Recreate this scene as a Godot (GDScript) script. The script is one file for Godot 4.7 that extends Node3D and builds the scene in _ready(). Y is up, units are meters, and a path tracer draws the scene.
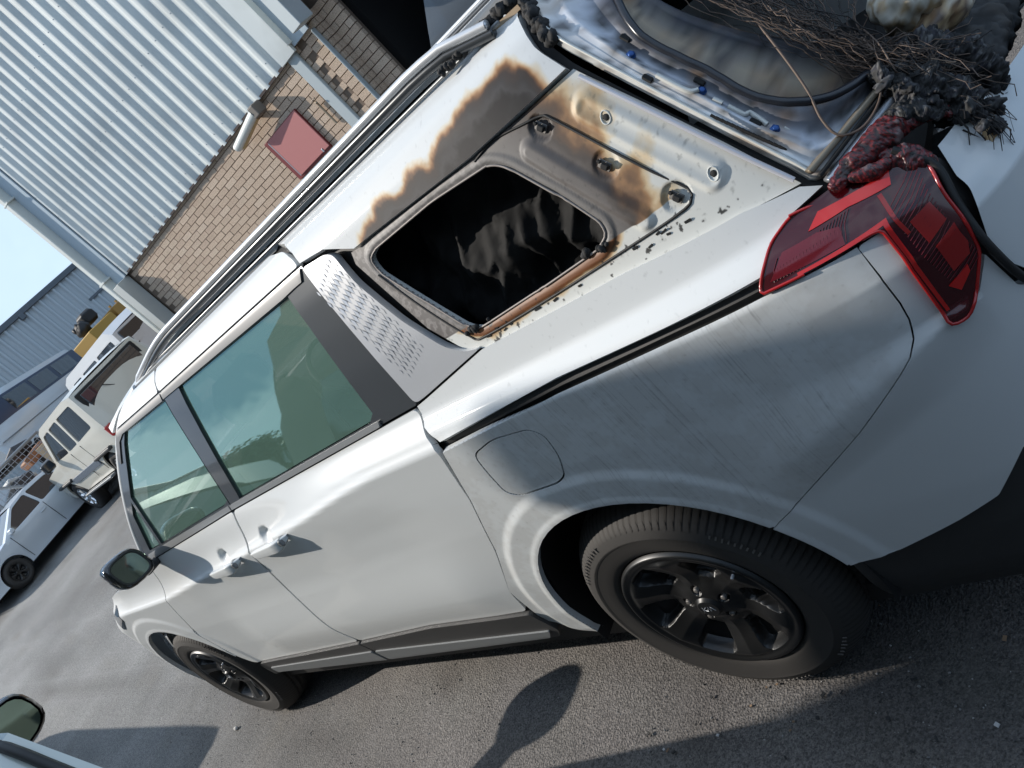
extends Node3D

# ---------- mesh building ----------
class MB:
	var v := PackedVector3Array()
	var n := PackedVector3Array()
	var t := PackedVector2Array()
	var c := PackedColorArray()
	var i := PackedInt32Array()
	var tint := Color.WHITE

	func vert(p: Vector3, nn: Vector3, uv := Vector2.ZERO) -> int:
		v.append(p)
		n.append(nn)
		t.append(uv)
		c.append(tint)
		return v.size() - 1

	func tri(a: int, b: int, d: int) -> void:
		var g := (v[b] - v[a]).cross(v[d] - v[a])
		i.append(a)
		if g.dot(n[a] + n[b] + n[d]) > 0.0:
			i.append(d)
			i.append(b)
		else:
			i.append(b)
			i.append(d)

	func quad(p0: Vector3, p1: Vector3, p2: Vector3, p3: Vector3, nn := Vector3.ZERO) -> void:
		var m := nn if nn != Vector3.ZERO else (p2 - p0).cross(p3 - p1).normalized()
		var a := vert(p0, m, Vector2(0, 0))
		var b := vert(p1, m, Vector2(1, 0))
		var d := vert(p2, m, Vector2(1, 1))
		var e := vert(p3, m, Vector2(0, 1))
		tri(a, b, d)
		tri(a, d, e)

	func box(at: Vector3, size: Vector3, bevel := 0.0, turn := Basis()) -> void:
		var h := size / 2.0
		var bv := minf(bevel, minf(h.x, minf(h.y, h.z)) * 0.95)
		if bv <= 0.0:
			for ax in 3:
				for s in [-1.0, 1.0]:
					var d := Vector3.ZERO
					d[ax] = s
					var e := Vector3.ZERO
					e[(ax + 1) % 3] = 1
					var f := Vector3.ZERO
					f[(ax + 2) % 3] = 1
					quad(at + turn * ((d + e + f) * h), at + turn * ((d - e + f) * h), at + turn * ((d - e - f) * h), at + turn * ((d + e - f) * h), (turn * d).normalized())
			return
		var id := {}
		for k in 8:
			var s := Vector3(1 if k & 1 else -1, 1 if k & 2 else -1, 1 if k & 4 else -1)
			for ax in 3:
				var p := s * (h - Vector3.ONE * bv)
				p[ax] = s[ax] * h[ax]
				var nn := Vector3.ZERO
				nn[ax] = s[ax]
				id[k * 3 + ax] = vert(at + turn * p, (turn * nn).normalized())
			tri(id[k * 3], id[k * 3 + 1], id[k * 3 + 2])
		for ax in 3:
			var b1: int = 1 << ((ax + 1) % 3)
			var b2: int = 1 << ((ax + 2) % 3)
			for s in 2:
				var k0: int = (1 << ax) * s
				var q := [k0, k0 + b1, k0 + b1 + b2, k0 + b2]
				tri(id[q[0] * 3 + ax], id[q[1] * 3 + ax], id[q[2] * 3 + ax])
				tri(id[q[0] * 3 + ax], id[q[2] * 3 + ax], id[q[3] * 3 + ax])
			for s1 in 2:
				for s2 in 2:
					var ka: int = b1 * s1 + b2 * s2
					var kb: int = ka + (1 << ax)
					var u := (ax + 1) % 3
					var w := (ax + 2) % 3
					tri(id[ka * 3 + u], id[kb * 3 + u], id[kb * 3 + w])
					tri(id[ka * 3 + u], id[kb * 3 + w], id[ka * 3 + w])

	func tube(pts: Array, r: float, sides := 6, taper := 1.0, flat := 1.0) -> void:
		var prev := -1
		var side := Vector3.ZERO
		for k in pts.size():
			var d: Vector3 = (pts[mini(k + 1, pts.size() - 1)] - pts[maxi(k - 1, 0)]).normalized()
			if side == Vector3.ZERO:
				side = d.cross(Vector3.UP if absf(d.y) < 0.9 else Vector3.RIGHT).normalized()
			side = (side - d * side.dot(d)).normalized()
			var up := side.cross(d)
			var rr := r * lerpf(1.0, taper, float(k) / maxi(1, pts.size() - 1))
			var first := v.size()
			for s in sides:
				var a := TAU * s / sides
				var o := side * cos(a) + up * sin(a) * flat
				vert(pts[k] + o * rr, o.normalized(), Vector2(float(s) / sides, k))
			if prev >= 0:
				for s in sides:
					var s2 := (s + 1) % sides
					tri(prev + s, prev + s2, first + s2)
					tri(prev + s, first + s2, first + s)
			if k == 0 or k == pts.size() - 1:
				var m := vert(pts[k], -d if k == 0 else d)
				for s in sides:
					tri(m, first + s, first + (s + 1) % sides)
			prev = first

	# a surface of revolution round z; profile of (radius, z)
	func lathe(prof: Array, segs: int, at := Vector3.ZERO, turn := Basis(), wob = null) -> void:
		var first := v.size()
		var m := prof.size()
		for s in segs + 1:
			var a := TAU * s / segs
			for k in m:
				var p: Vector2 = prof[k]
				var q: Vector2 = prof[mini(k + 1, m - 1)] - prof[maxi(k - 1, 0)]
				var nn := Vector2(q.y, -q.x).normalized()
				var r := p.x
				if wob != null:
					r += wob.call(a, k)
				vert(at + turn * Vector3(r * cos(a), r * sin(a), p.y), (turn * Vector3(nn.x * cos(a), nn.x * sin(a), nn.y)).normalized(), Vector2(float(s) / segs, float(k) / m))
		for s in segs:
			for k in m - 1:
				var a := first + s * m + k
				tri(a, a + 1, a + m + 1)
				tri(a, a + m + 1, a + m)

	# rows of points, all rows of one length
	func grid(rows: Array, cols := [], flip := 1.0) -> void:
		var first := v.size()
		var h := rows.size()
		var w: int = rows[0].size()
		for r in h:
			for k in w:
				var du: Vector3 = rows[r][mini(k + 1, w - 1)] - rows[r][maxi(k - 1, 0)]
				var dv: Vector3 = rows[mini(r + 1, h - 1)][k] - rows[maxi(r - 1, 0)][k]
				var nn := du.cross(dv).normalized() * flip
				if not cols.is_empty():
					tint = cols[r][k]
				vert(rows[r][k], nn, Vector2(float(k) / (w - 1), float(r) / (h - 1)))
		tint = Color.WHITE
		for r in h - 1:
			for k in w - 1:
				var a := first + r * w + k
				tri(a, a + 1, a + w + 1)
				tri(a, a + w + 1, a + w)

	func lump(at: Vector3, size: Vector3, noise: FastNoiseLite, rough: float, seg := 12, tints := []) -> void:
		var rows := []
		var cols := []
		for r in seg + 1:
			var row := []
			var crow := []
			var th := PI * r / seg
			for k in seg * 2 + 1:
				var ph := TAU * (k % (seg * 2)) / (seg * 2)
				var d := Vector3(sin(th) * cos(ph), cos(th), sin(th) * sin(ph))
				var f := noise.get_noise_3dv((at + d * size) * 700.0)
				var g := noise.get_noise_3dv((at + d * size) * 2300.0)
				row.append(at + d * size * (1.0 + rough * f + rough * 0.6 * g))
				if tints.is_empty():
					crow.append(Color.WHITE)
				else:
					crow.append(tints[clampi(int((g * 0.9 + 0.5 + f * 0.4) * tints.size()), 0, tints.size() - 1)])
			rows.append(row)
			cols.append(crow)
		grid(rows, cols, -1.0)

	func mesh() -> ArrayMesh:
		var a := []
		a.resize(Mesh.ARRAY_MAX)
		a[Mesh.ARRAY_VERTEX] = v
		a[Mesh.ARRAY_NORMAL] = n
		a[Mesh.ARRAY_TEX_UV] = t
		a[Mesh.ARRAY_COLOR] = c
		a[Mesh.ARRAY_INDEX] = i
		var m := ArrayMesh.new()
		m.add_surface_from_arrays(Mesh.PRIMITIVE_TRIANGLES, a)
		return m


# ---------- naming ----------
func put(called: String, what, mat: Material, parent: Node = null) -> MeshInstance3D:
	var o := MeshInstance3D.new()
	o.mesh = what.mesh() if what is MB else what
	o.material_override = mat
	o.name = called
	if parent == null:
		parent = self
	while parent.has_node(NodePath(String(o.name))):
		o.name = next_name(String(o.name))
	parent.add_child(o, true)
	return o

func next_name(s: String) -> String:
	var at := s.rfind("_")
	if at >= 0 and s.substr(at + 1).is_valid_int() and s.length() - at == 4:
		return s.substr(0, at) + "_%03d" % (int(s.substr(at + 1)) + 1)
	return s + "_001"

func thing(called: String, label: String, category: String, at := Vector3.ZERO, turn := 0.0, group := "") -> Node3D:
	var o := Node3D.new()
	o.name = called
	while has_node(NodePath(String(o.name))):
		o.name = next_name(String(o.name))
	add_child(o, true)
	o.position = at
	o.rotation.y = turn
	tag(o, label, category, group)
	return o

func tag(o: Node, label: String, category: String, group := "") -> void:
	o.set_meta("label", label)
	o.set_meta("category", category)
	if group != "":
		o.set_meta("group", group)

func piece(called: String, parent: Node) -> Node3D:
	var o := Node3D.new()
	o.name = called
	while parent.has_node(NodePath(String(o.name))):
		o.name = next_name(String(o.name))
	parent.add_child(o, true)
	return o

# ---------- panels cut to an outline and laid on a curved surface ----------
func poly(a: Array) -> PackedVector2Array:
	var p := PackedVector2Array()
	for k in range(0, a.size(), 2):
		p.append(Vector2(a[k], a[k + 1]))
	return p

func inset(p: PackedVector2Array, by: float) -> PackedVector2Array:
	var r := Geometry2D.offset_polygon(p, -by, Geometry2D.JOIN_ROUND)
	var best := p
	var area := 0.0
	for q in r:
		var s := absf(area_of(q))
		if s > area:
			area = s
			best = q
	return best

func area_of(p: PackedVector2Array) -> float:
	var s := 0.0
	for k in p.size():
		s += p[k].cross(p[(k + 1) % p.size()])
	return s / 2.0

func circle(cx: float, cy: float, r: float, n := 32) -> PackedVector2Array:
	var p := PackedVector2Array()
	for k in n:
		p.append(Vector2(cx + r * cos(TAU * k / n), cy + r * sin(TAU * k / n)))
	return p

func rounded(p: PackedVector2Array, r: float) -> PackedVector2Array:
	var q := PackedVector2Array()
	var m := p.size()
	for k in m:
		var a := p[(k + m - 1) % m]
		var b := p[k]
		var d := p[(k + 1) % m]
		var l := minf(r, minf(a.distance_to(b), b.distance_to(d)) * 0.45)
		var s := b + (a - b).normalized() * l
		var e := b + (d - b).normalized() * l
		for j in 5:
			var u := j / 4.0
			q.append(s.lerp(b, u).lerp(b.lerp(e, u), u))
	return q

func panel(outline: PackedVector2Array, holes: Array, h: float, f: Callable, flange := 0.02, uvr := Rect2(), col = null, into: MB = null) -> MB:
	var mb := into if into else MB.new()
	var lo := outline[0]
	var hi := outline[0]
	for p in outline:
		lo = lo.min(p)
		hi = hi.max(p)
	lo -= Vector2(0.00037, 0.00041)
	var nx := int(ceil((hi.x - lo.x) / h)) + 1
	var ny := int(ceil((hi.y - lo.y) / h)) + 1
	var mark := PackedByteArray()
	mark.resize(nx * ny)
	var rings := [outline]
	rings.append_array(holes)
	for ring in rings:
		for k in ring.size():
			var a: Vector2 = ring[k]
			var b: Vector2 = ring[(k + 1) % ring.size()]
			var m := int(ceil(a.distance_to(b) / (h * 0.15))) + 1
			for j in m + 1:
				var q := (a.lerp(b, float(j) / m) - lo) / h
				for e in [Vector2(-0.02, -0.02), Vector2(0.02, 0.02), Vector2(-0.02, 0.02), Vector2(0.02, -0.02)]:
					var cx := int(floor(q.x + e.x))
					var cy := int(floor(q.y + e.y))
					if cx >= 0 and cy >= 0 and cx < nx and cy < ny:
						mark[cy * nx + cx] = 1
	var ids := PackedInt32Array()
	ids.resize((nx + 1) * (ny + 1))
	ids.fill(-1)
	for cy in ny:
		for cx in nx:
			var o := lo + Vector2(cx, cy) * h
			if mark[cy * nx + cx] == 0:
				var mid := o + Vector2(h, h) / 2.0
				if not Geometry2D.is_point_in_polygon(mid, outline):
					continue
				var out := false
				for hole in holes:
					if Geometry2D.is_point_in_polygon(mid, hole):
						out = true
						break
				if out:
					continue
				var q := [0, 0, 0, 0]
				for k in 4:
					var gx: int = cx + (1 if k == 1 or k == 2 else 0)
					var gy: int = cy + (1 if k >= 2 else 0)
					var at := gy * (nx + 1) + gx
					if ids[at] < 0:
						ids[at] = on_surface(mb, lo + Vector2(gx, gy) * h, f, uvr, col)
					q[k] = ids[at]
				mb.tri(q[0], q[1], q[2])
				mb.tri(q[0], q[2], q[3])
			else:
				var cell := PackedVector2Array([o, o + Vector2(h, 0), o + Vector2(h, h), o + Vector2(0, h)])
				var bits: Array = Geometry2D.intersect_polygons(cell, outline)
				for hole in holes:
					var next := []
					for b in bits:
						next.append_array(Geometry2D.clip_polygons(b, hole))
					bits = next
				for b in bits:
					if absf(area_of(b)) < 1e-8:
						continue
					var tr := Geometry2D.triangulate_polygon(b)
					var base := PackedInt32Array()
					for p in b:
						base.append(on_surface(mb, p, f, uvr, col))
					for k in range(0, tr.size(), 3):
						mb.tri(base[tr[k]], base[tr[k + 1]], base[tr[k + 2]])
	if flange != 0.0:
		for ring in rings:
			for k in ring.size():
				var a: Vector2 = ring[k]
				var b: Vector2 = ring[(k + 1) % ring.size()]
				var m := int(ceil(a.distance_to(b) / maxf(h, 0.02)))
				for j in m:
					var p := a.lerp(b, float(j) / m)
					var q := a.lerp(b, float(j + 1) / m)
					var pn := normal_at(p, f)
					var p3: Vector3 = f.call(p.x, p.y)
					var q3: Vector3 = f.call(q.x, q.y)
					var back := -pn * flange
					if col != null:
						mb.tint = col.call(p.x, p.y)
					mb.quad(p3, q3, q3 + back, p3 + back)
		mb.tint = Color.WHITE
	return mb

func normal_at(p: Vector2, f: Callable) -> Vector3:
	var e := 0.002
	var dx: Vector3 = f.call(p.x + e, p.y) - f.call(p.x - e, p.y)
	var dy: Vector3 = f.call(p.x, p.y + e) - f.call(p.x, p.y - e)
	return dx.cross(dy).normalized()

func on_surface(mb: MB, p: Vector2, f: Callable, uvr: Rect2, col) -> int:
	var uv := p
	if uvr.size.x > 0.0:
		uv = Vector2((p.x - uvr.position.x) / uvr.size.x, 1.0 - (p.y - uvr.position.y) / uvr.size.y)
	if col != null:
		mb.tint = col.call(p.x, p.y)
	return mb.vert(f.call(p.x, p.y), normal_at(p, f), uv)

func resample(pts: Array, m: int) -> Array:
	var l := [0.0]
	for k in range(1, pts.size()):
		l.append(l[k - 1] + pts[k].distance_to(pts[k - 1]))
	var out := []
	for j in m:
		var s: float = l[-1] * j / (m - 1)
		var k := 1
		while k < pts.size() - 1 and l[k] < s:
			k += 1
		var u: float = (s - l[k - 1]) / maxf(1e-6, l[k] - l[k - 1])
		var p0: Vector3 = pts[maxi(k - 2, 0)]
		var p3: Vector3 = pts[mini(k + 1, pts.size() - 1)]
		out.append(pts[k - 1].cubic_interpolate(pts[k], p0, p3, clampf(u, 0, 1)))
	return out

# ---------- materials ----------
func mat(c: Color, rough: float, metal := 0.0, coat := 0.0) -> StandardMaterial3D:
	var m := StandardMaterial3D.new()
	m.albedo_color = c.linear_to_srgb()
	m.roughness = rough
	m.metallic = metal
	if coat > 0.0:
		m.clearcoat_enabled = true
		m.clearcoat = coat
		m.clearcoat_roughness = 0.04
	return m

func tinted(c: Color, rough: float, metal := 0.0, coat := 0.0) -> StandardMaterial3D:
	var m := mat(c, rough, metal, coat)
	m.vertex_color_use_as_albedo = true
	return m

func g(x: float) -> Color:
	return Color(x, x, x)

func noise(seed_: int, freq: float, oct := 4, type := FastNoiseLite.TYPE_SIMPLEX_SMOOTH) -> FastNoiseLite:
	var n := FastNoiseLite.new()
	n.seed = seed_
	n.frequency = freq
	n.noise_type = type
	n.fractal_octaves = oct
	return n

func noise_tex(n: FastNoiseLite, size: int, ramp: Array, as_normal := 0.0) -> NoiseTexture2D:
	var t := NoiseTexture2D.new()
	t.width = size
	t.height = size
	t.seamless = true
	t.noise = n
	if as_normal > 0.0:
		t.as_normal_map = true
		t.bump_strength = as_normal
	if not ramp.is_empty():
		var gr := Gradient.new()
		gr.offsets = PackedFloat32Array(ramp.map(func(r): return r[0]))
		gr.colors = PackedColorArray(ramp.map(func(r): return r[1]))
		t.color_ramp = gr
	return t

# ---------- the van's surface: half width z over length x (front is -x) and height y ----------
const PY := [.18, .27, .34, .45, .60, .80, .95, 1.04, 1.078, 1.095, 1.17, 1.19, 1.25, 1.35, 1.45, 1.55, 1.62, 1.66, 1.69, 1.71]
const PZ := [.85, .900, .925, .945, .957, .966, .967, .966, .966, .952, .912, .902, .882, .85, .815, .778, .748, .72, .68, .60]
var prof := PackedFloat32Array()
var M := {}
var soot: FastNoiseLite
var rng := RandomNumberGenerator.new()

func make_profile() -> void:
	var raw := PackedFloat32Array()
	for k in 901:
		var y := k * 0.002
		var j := 1
		while j < PY.size() - 1 and PY[j] < y:
			j += 1
		raw.append(lerpf(PZ[j - 1], PZ[j], clampf((y - PY[j - 1]) / (PY[j] - PY[j - 1]), 0, 1)))
	prof.resize(901)
	for k in 901:
		var s := 0.0
		for j in range(-3, 4):
			s += raw[clampi(k + j, 0, 900)]
		prof[k] = s / 7.0

func P(y: float) -> float:
	var q := clampf(y / 0.002, 0, 899.9)
	var k := int(q)
	return lerpf(prof[k], prof[k + 1], q - k)

func xrear(y: float) -> float:
	return 1.12 if y < 1.05 else 1.12 - 0.62 * (y - 1.05)

func sst(a: float, b: float, x: float) -> float:
	return smoothstep(a, b, x)

func Z(x: float, y: float) -> float:
	# the shoulder crease climbs towards the rear
	var yc := clampf(0.972 + (x + 2.564) * 0.0705, 0.972, 1.118)
	if x > -1.1:
		yc = lerpf(yc, 1.124, sst(-1.1, -.3, x))
	var w := sst(.60, .95, y) * (1.0 - sst(yc + .02, 1.19, y))
	var z := P(y + (1.085 - yc) * w)
	# doors: hollow under the shoulder, swelling towards the sill
	if x > -2.5 and x < -.25:
		var dw := sst(-2.35, -2.1, x) * (1.0 - sst(-.75, -.42, x))
		z += dw * (.017 * (1.0 - sst(.60, .86, y)) * sst(.42, .60, y) - .006 * sst(.62, .86, y) * (1.0 - sst(.92, 1.06, y)))
	# lips of the wheel arches
	for cx in [0.0, -3.09]:
		if absf(x - cx) < .62 and y < 1.0:
			var r := Vector2(x - cx, y - .369).length()
			z += .0075 * (1.0 - sst(.520, .552, r)) + .003 * (1.0 - sst(.452, .470, r))
	# cups behind the door handles
	for hx in [Vector2(-1.335, 1.070), Vector2(-1.750, 1.050)]:
		if absf(x - hx.x) < .12 and absf(y - hx.y) < .1:
			var r := Vector2((x - hx.x) * .75, y - hx.y).length()
			z -= .022 * (1.0 - sst(.010, .036, r))
	var e := xrear(y)
	var s := e - .85
	if x > s:
		var q := (x - s) / .85
		if q >= .9995:
			q = .9995
		z *= pow(1.0 - pow(q, 4.5), 1.0 / 4.5)
	# bumper: swelling ledge behind the wheel
	if x > .35 and y < .95:
		var cr := .626 + (x - .378) * .40
		z += .014 * sst(.35, .6, x) * (sst(cr - .01, cr + .12, y) * (1.0 - sst(cr + .1, .95, y)))
	var st := 3.0 + .42 * (1.0 - sst(.85, 1.05, y))
	if x < -st:
		var q := minf((-st - x) / (4.04 - st), .9995)
		z *= pow(1.0 - pow(q, 2.2), 1.0 / 2.2)
	return z

func skin(x: float, y: float, off := 0.0, s := 1.0) -> Vector3:
	return Vector3(x, y, s * (Z(x, y) + off))

func S(off := 0.0) -> Callable:
	return func(x, y): return skin(x, y, off)

func S_far(off := 0.0) -> Callable:
	return func(x, y): return skin(x, y, off, -1.0)

# the tail of the van: x over width and height
func tail_x(z: float, y: float) -> float:
	var e := xrear(y)
	var q := clampf(absf(z) / P(minf(y, 1.69)), 0, .999)
	return e - .85 + .85 * pow(1.0 - pow(q, 4.5), 1.0 / 4.5)

func near_seg(p: Vector2, a: Vector2, b: Vector2) -> float:
	return p.distance_to(Geometry2D.get_closest_point_to_segment(p, a, b))

func capsule(p: Vector2, a: Vector2, b: Vector2, r: float, soft: float) -> float:
	return 1.0 - sst(r - soft, r + soft, near_seg(p, a, b))

const WEAR := Rect2(-.7, .3, 1.9, 1.45)
var HOLE: PackedVector2Array

func ring_distance(p: Vector2, ring: PackedVector2Array) -> float:
	var d := 1e9
	for k in ring.size():
		d = minf(d, near_seg(p, ring[k], ring[(k + 1) % ring.size()]))
	return -d if Geometry2D.is_point_in_polygon(p, ring) else d

func scorch_top(x: float) -> float:
	var xs := [-.15, -.109, -.06, .0, .07, .14, .19, .23, .284, .35, .42, .47, .505, .53]
	var ys := [1.56, 1.585, 1.603, 1.612, 1.608, 1.618, 1.612, 1.622, 1.634, 1.64, 1.646, 1.638, 1.60, 1.55]
	for k in range(1, xs.size()):
		if x < xs[k]:
			return lerpf(ys[k - 1], ys[k], sst(0, 1, clampf((x - xs[k - 1]) / (xs[k] - xs[k - 1]), 0, 1)))
	return 1.5

func ramp(t: float, stops: Array) -> Color:
	for k in range(1, stops.size()):
		if t <= stops[k][0]:
			return stops[k - 1][1].lerp(stops[k][1], clampf((t - stops[k - 1][0]) / (stops[k][0] - stops[k - 1][0]), 0, 1))
	return stops[-1][1]

# burns, rust, soot, run marks and dust on the rear quarter: two pictures, one for the paint and one for the bare recess of the lost window
func wear_pictures() -> Array:
	var w := 950
	var h := 725
	var n1 := noise(3, .09, 4).get_image(w, h).get_data()
	var n2 := noise(5, .02, 4).get_image(w, h).get_data()
	var sn := noise(8, .035, 3)
	var streaks := PackedFloat32Array()
	for px in w:
		streaks.append(maxf(0.0, sn.get_noise_2d(px * 9.0, 0.0) - .20) * 4.0)
	var paint := PackedByteArray()
	var bare := PackedByteArray()
	var shine := PackedByteArray()
	shine.resize(w * h * 3)
	shine.fill(255)
	paint.resize(w * h * 3)
	bare.resize(w * h * 3)
	var white := Color(.804, .816, .816)
	var primer := Color(.79, .795, .775)
	var burn := [[0.0, white], [.10, Color(.80, .76, .68)], [.20, Color(.70, .56, .41)], [.29, Color(.45, .31, .20)], [.40, Color(.21, .17, .155)], [.60, Color(.19, .18, .18)], [.8, Color(.225, .22, .225)], [1.0, Color(.11, .105, .11)]]
	var rust := [[0.0, Color(.42, .41, .40)], [.30, Color(.34, .32, .31)], [.44, Color(.22, .19, .175)], [.55, Color(.34, .245, .17)], [.66, Color(.56, .42, .28)], [.80, Color(.76, .68, .55)], [1.0, primer]]
	for py in h:
		var y := WEAR.end.y - (py + .5) / h * WEAR.size.y
		for px in w:
			var x := WEAR.position.x + (px + .5) / w * WEAR.size.x
			var at := py * w + px
			var a := n1[at] / 255.0 - .5
			var b := n2[at] / 255.0 - .5
			var col := white
			if y > 1.53 and x > -.18 and x < .58:
				var top := scorch_top(x) + b * .022
				var side := minf(sst(-.165, -.07, x), 1.0 - sst(.46, .54, x))
				var t := clampf((top - y + .016 + b * .010) / .062, 0, 1) * side
				var dull := int(255.0 * (1.0 - .96 * sst(.10, .32, t)))
				shine[at * 3] = dull
				shine[at * 3 + 1] = dull
				shine[at * 3 + 2] = dull
				col = ramp(clampf(t + a * .05 * sst(.25, .5, t) + b * .22 * sst(.35, .6, t), 0, 1), burn)
			elif y < 1.14:
				var s: float = streaks[px] * sst(.60, .85, y) * sst(-.15, .05, x) * (1.0 - sst(.62, .80, x)) * (0.55 + b)
				col = white.lerp(Color(.33, .33, .34), clampf(s * .34 * (.6 + a), 0, .30))
				var dust: float = sst(.3, .65, b + .5 + a * .4) * .10
				col = col.lerp(Color(.55, .52, .48), dust)
			col = col.darkened(clampf(maxf(0.0, a - .27) * .5, 0, .2))
			paint[at * 3] = int(clampf(col.r, 0, 1) * 255)
			paint[at * 3 + 1] = int(clampf(col.g, 0, 1) * 255)
			paint[at * 3 + 2] = int(clampf(col.b, 0, 1) * 255)
			var c2 := primer
			if y > 1.2 and y < 1.6 and x > -.25 and x < .9:
				var p := Vector2(x, y)
				var d := maxf(0.0, ring_distance(p, HOLE))
				var reach := .115
				if y < 1.305:
					reach = .034
				else:
					reach = lerpf(.20, .15, sst(.20, .42, x))
				reach *= 1.0 + b * .7 + .45 * sst(1.42, 1.53, y) * sst(.28, .36, x)
				c2 = ramp(clampf(d / reach + a * .05, 0, 1), rust)
				if x < .3 and y > 1.31:
					c2 = c2.lerp(Color(.55, .53, .52), sst(.0, .25, a + .1) * .7)
				if y < 1.305 and d < .02:
					c2 = c2.lerp(Color(.52, .30, .14), .75)
				if y < 1.285 and a + b * .6 > .30:
					c2 = c2.darkened(.7)
				c2 = c2.darkened(maxf(0.0, a - .2) * 1.2)
			bare[at * 3] = int(clampf(c2.r, 0, 1) * 255)
			bare[at * 3 + 1] = int(clampf(c2.g, 0, 1) * 255)
			bare[at * 3 + 2] = int(clampf(c2.b, 0, 1) * 255)
	return [ImageTexture.create_from_image(Image.create_from_data(w, h, false, Image.FORMAT_RGB8, paint)), ImageTexture.create_from_image(Image.create_from_data(w, h, false, Image.FORMAT_RGB8, bare)), ImageTexture.create_from_image(Image.create_from_data(w, h, false, Image.FORMAT_RGB8, shine))]

func make_materials() -> void:
	soot = noise(11, .08, 4)
	HOLE = rounded(poly(OPENING), .02)
	M.paint = mat(Color(.61, .63, .63), .58, .0, .55)
	M.wear = mat(Color.WHITE, .58, .0, .55)
	M.bare = mat(Color.WHITE, .55)
	var pics := wear_pictures()
	M.wear.albedo_texture = pics[0]
	M.wear.clearcoat_texture = pics[2]
	M.wear.metallic_specular = .35
	M.bare.albedo_texture = pics[1]
	M.black = mat(g(.012), .6)
	M.gloss_black = mat(g(.010), .12, 0.0, .8)
	M.plastic = mat(g(.035), .55)
	M.grey_plastic = mat(Color(.17, .18, .185), .5)
	M.trim = mat(Color(.055, .06, .065), .28, .3, .4)
	M.satin = mat(Color(.27, .28, .285), .38, .5)
	M.trim_grey = mat(Color(.085, .09, .095), .42, .1)
	M.silver = mat(Color(.62, .63, .65), .30, .55, .5)
	M.chrome = mat(Color(.78, .79, .80), .16, .95)
	M.rubber = mat(Color(.033, .030, .027), .75)
	M.rim = mat(g(.010), .38, .1, .15)
	M.steel = mat(Color(.40, .42, .45), .42, .7)
	M.primer = mat(Color(.56, .57, .54), .6)
	M.black_gloss_strip = mat(Color(.016, .018, .024), .28)
	M.dull_steel = mat(Color(.17, .16, .15), .55, .4)
	M.soot = mat(g(.010), .85)
	M.char = tinted(Color.WHITE, .8)
	M.burnt = tinted(Color.WHITE, .36, .25)
	M.glass = StandardMaterial3D.new()
	M.glass.albedo_color = Color(.58, .74, .67, .06)
	M.glass.transparency = BaseMaterial3D.TRANSPARENCY_ALPHA
	M.glass.roughness = .02
	M.glass.metallic = .64
	M.glass.metallic_specular = .7
	M.dark_glass = mat(Color(.03, .035, .04), .03, 0.0, .6)
	M.dark_glass.metallic_specular = .7
	M.lens = mat(Color(.045, .002, .004), .16, 0.0, .35)
	M.lens_red = mat(Color(.46, .012, .010), .18, 0.0, .35)
	M.lens_maroon = mat(Color(.11, .005, .010), .16, 0.0, .35)
	M.lens_mid = mat(Color(.26, .010, .009), .2, 0.0, .35)
	M.lens_rim = mat(Color(.34, .010, .010), .2, 0.0, .35)
	M.blue = mat(Color(.03, .09, .28), .4, .5)
	M.wire = mat(Color(.12, .085, .065), .6, .2)
	M.wire_dark = mat(Color(.02, .017, .016), .7)
	M.cloth = mat(Color(.13, .145, .135), .9)

# ---------- the van ----------
func mirror_x_holes() -> void:
	pass

const GLASS_FRONT := [-2.19, 1.192, -1.496, 1.211, -1.447, 1.224, -1.412, 1.598, -1.874, 1.604, -1.93, 1.575, -2.175, 1.405]
const GLASS_SAIL := [-2.345, 1.19, -2.215, 1.192, -2.20, 1.39, -2.27, 1.34]
const GLASS_SLIDER := [-1.362, 1.209, -.475, 1.226, -.44, 1.245, -.452, 1.36, -.468, 1.5, -.482, 1.592, -1.29, 1.600, -1.318, 1.45]
const FRONT_DOOR := [-2.445, 1.150, -1.456, 1.186, -1.479, 1.142, -1.530, 1.002, -1.585, .832, -1.594, .712, -1.60, .6, -1.588, .474, -2.56, .444, -2.62, .46, -2.66, .52, -2.70, .745, -2.564, .972]
const SLIDE_DOOR := [-1.45, 1.186, -.272, 1.209, -.270, 1.165, -.246, 1.112, -.311, .944, -.421, .758, -.545, .588, -.585, .48, -.714, .484, -1.067, .500, -1.580, .476, -1.592, .6, -1.586, .712, -1.577, .832, -1.522, 1.002, -1.471, 1.142]
const QUARTER_LOW := [-.236, 1.104, .197, 1.123, .495, 1.125, .69, 1.124, .757, 1.121, .849, 1.115, .854, 1.057, .854, 1.0, .850, .966, .840, .934, .822, .910, .795, .889, .674, .805, .468, .676, .378, .626]
const QUARTER_MID := [-.264, 1.211, -.216, 1.217, .037, 1.254, .458, 1.250, .707, 1.234, .80, 1.216, .832, 1.196, .773, 1.190, .729, 1.175, .701, 1.146, .504, 1.145, .211, 1.146, -.222, 1.127, -.266, 1.165]
const QUARTER_TOP := [-.368, 1.630, -.385, 1.658, -.43, 1.686, -.52, 1.700, .40, 1.712, .488, 1.701, .506, 1.664, .516, 1.635, .555, 1.572, .286, 1.566, -.075, 1.575, -.15, 1.576, -.222, 1.606, -.255, 1.619]
const DIAMOND := [-.364, 1.622, -.257, 1.613, -.226, 1.600, -.203, 1.519, -.134, 1.397, -.058, 1.30, -.012, 1.270, .03, 1.262, .03, 1.256, -.216, 1.221, -.262, 1.217]
const RECESS := [-.151, 1.571, -.075, 1.571, .286, 1.562, .557, 1.564, .641, 1.450, .726, 1.328, .800, 1.214, .707, 1.227, .458, 1.243, .037, 1.249, -.02, 1.268, -.085, 1.345, -.138, 1.455, -.185, 1.548, -.178, 1.574]
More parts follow.
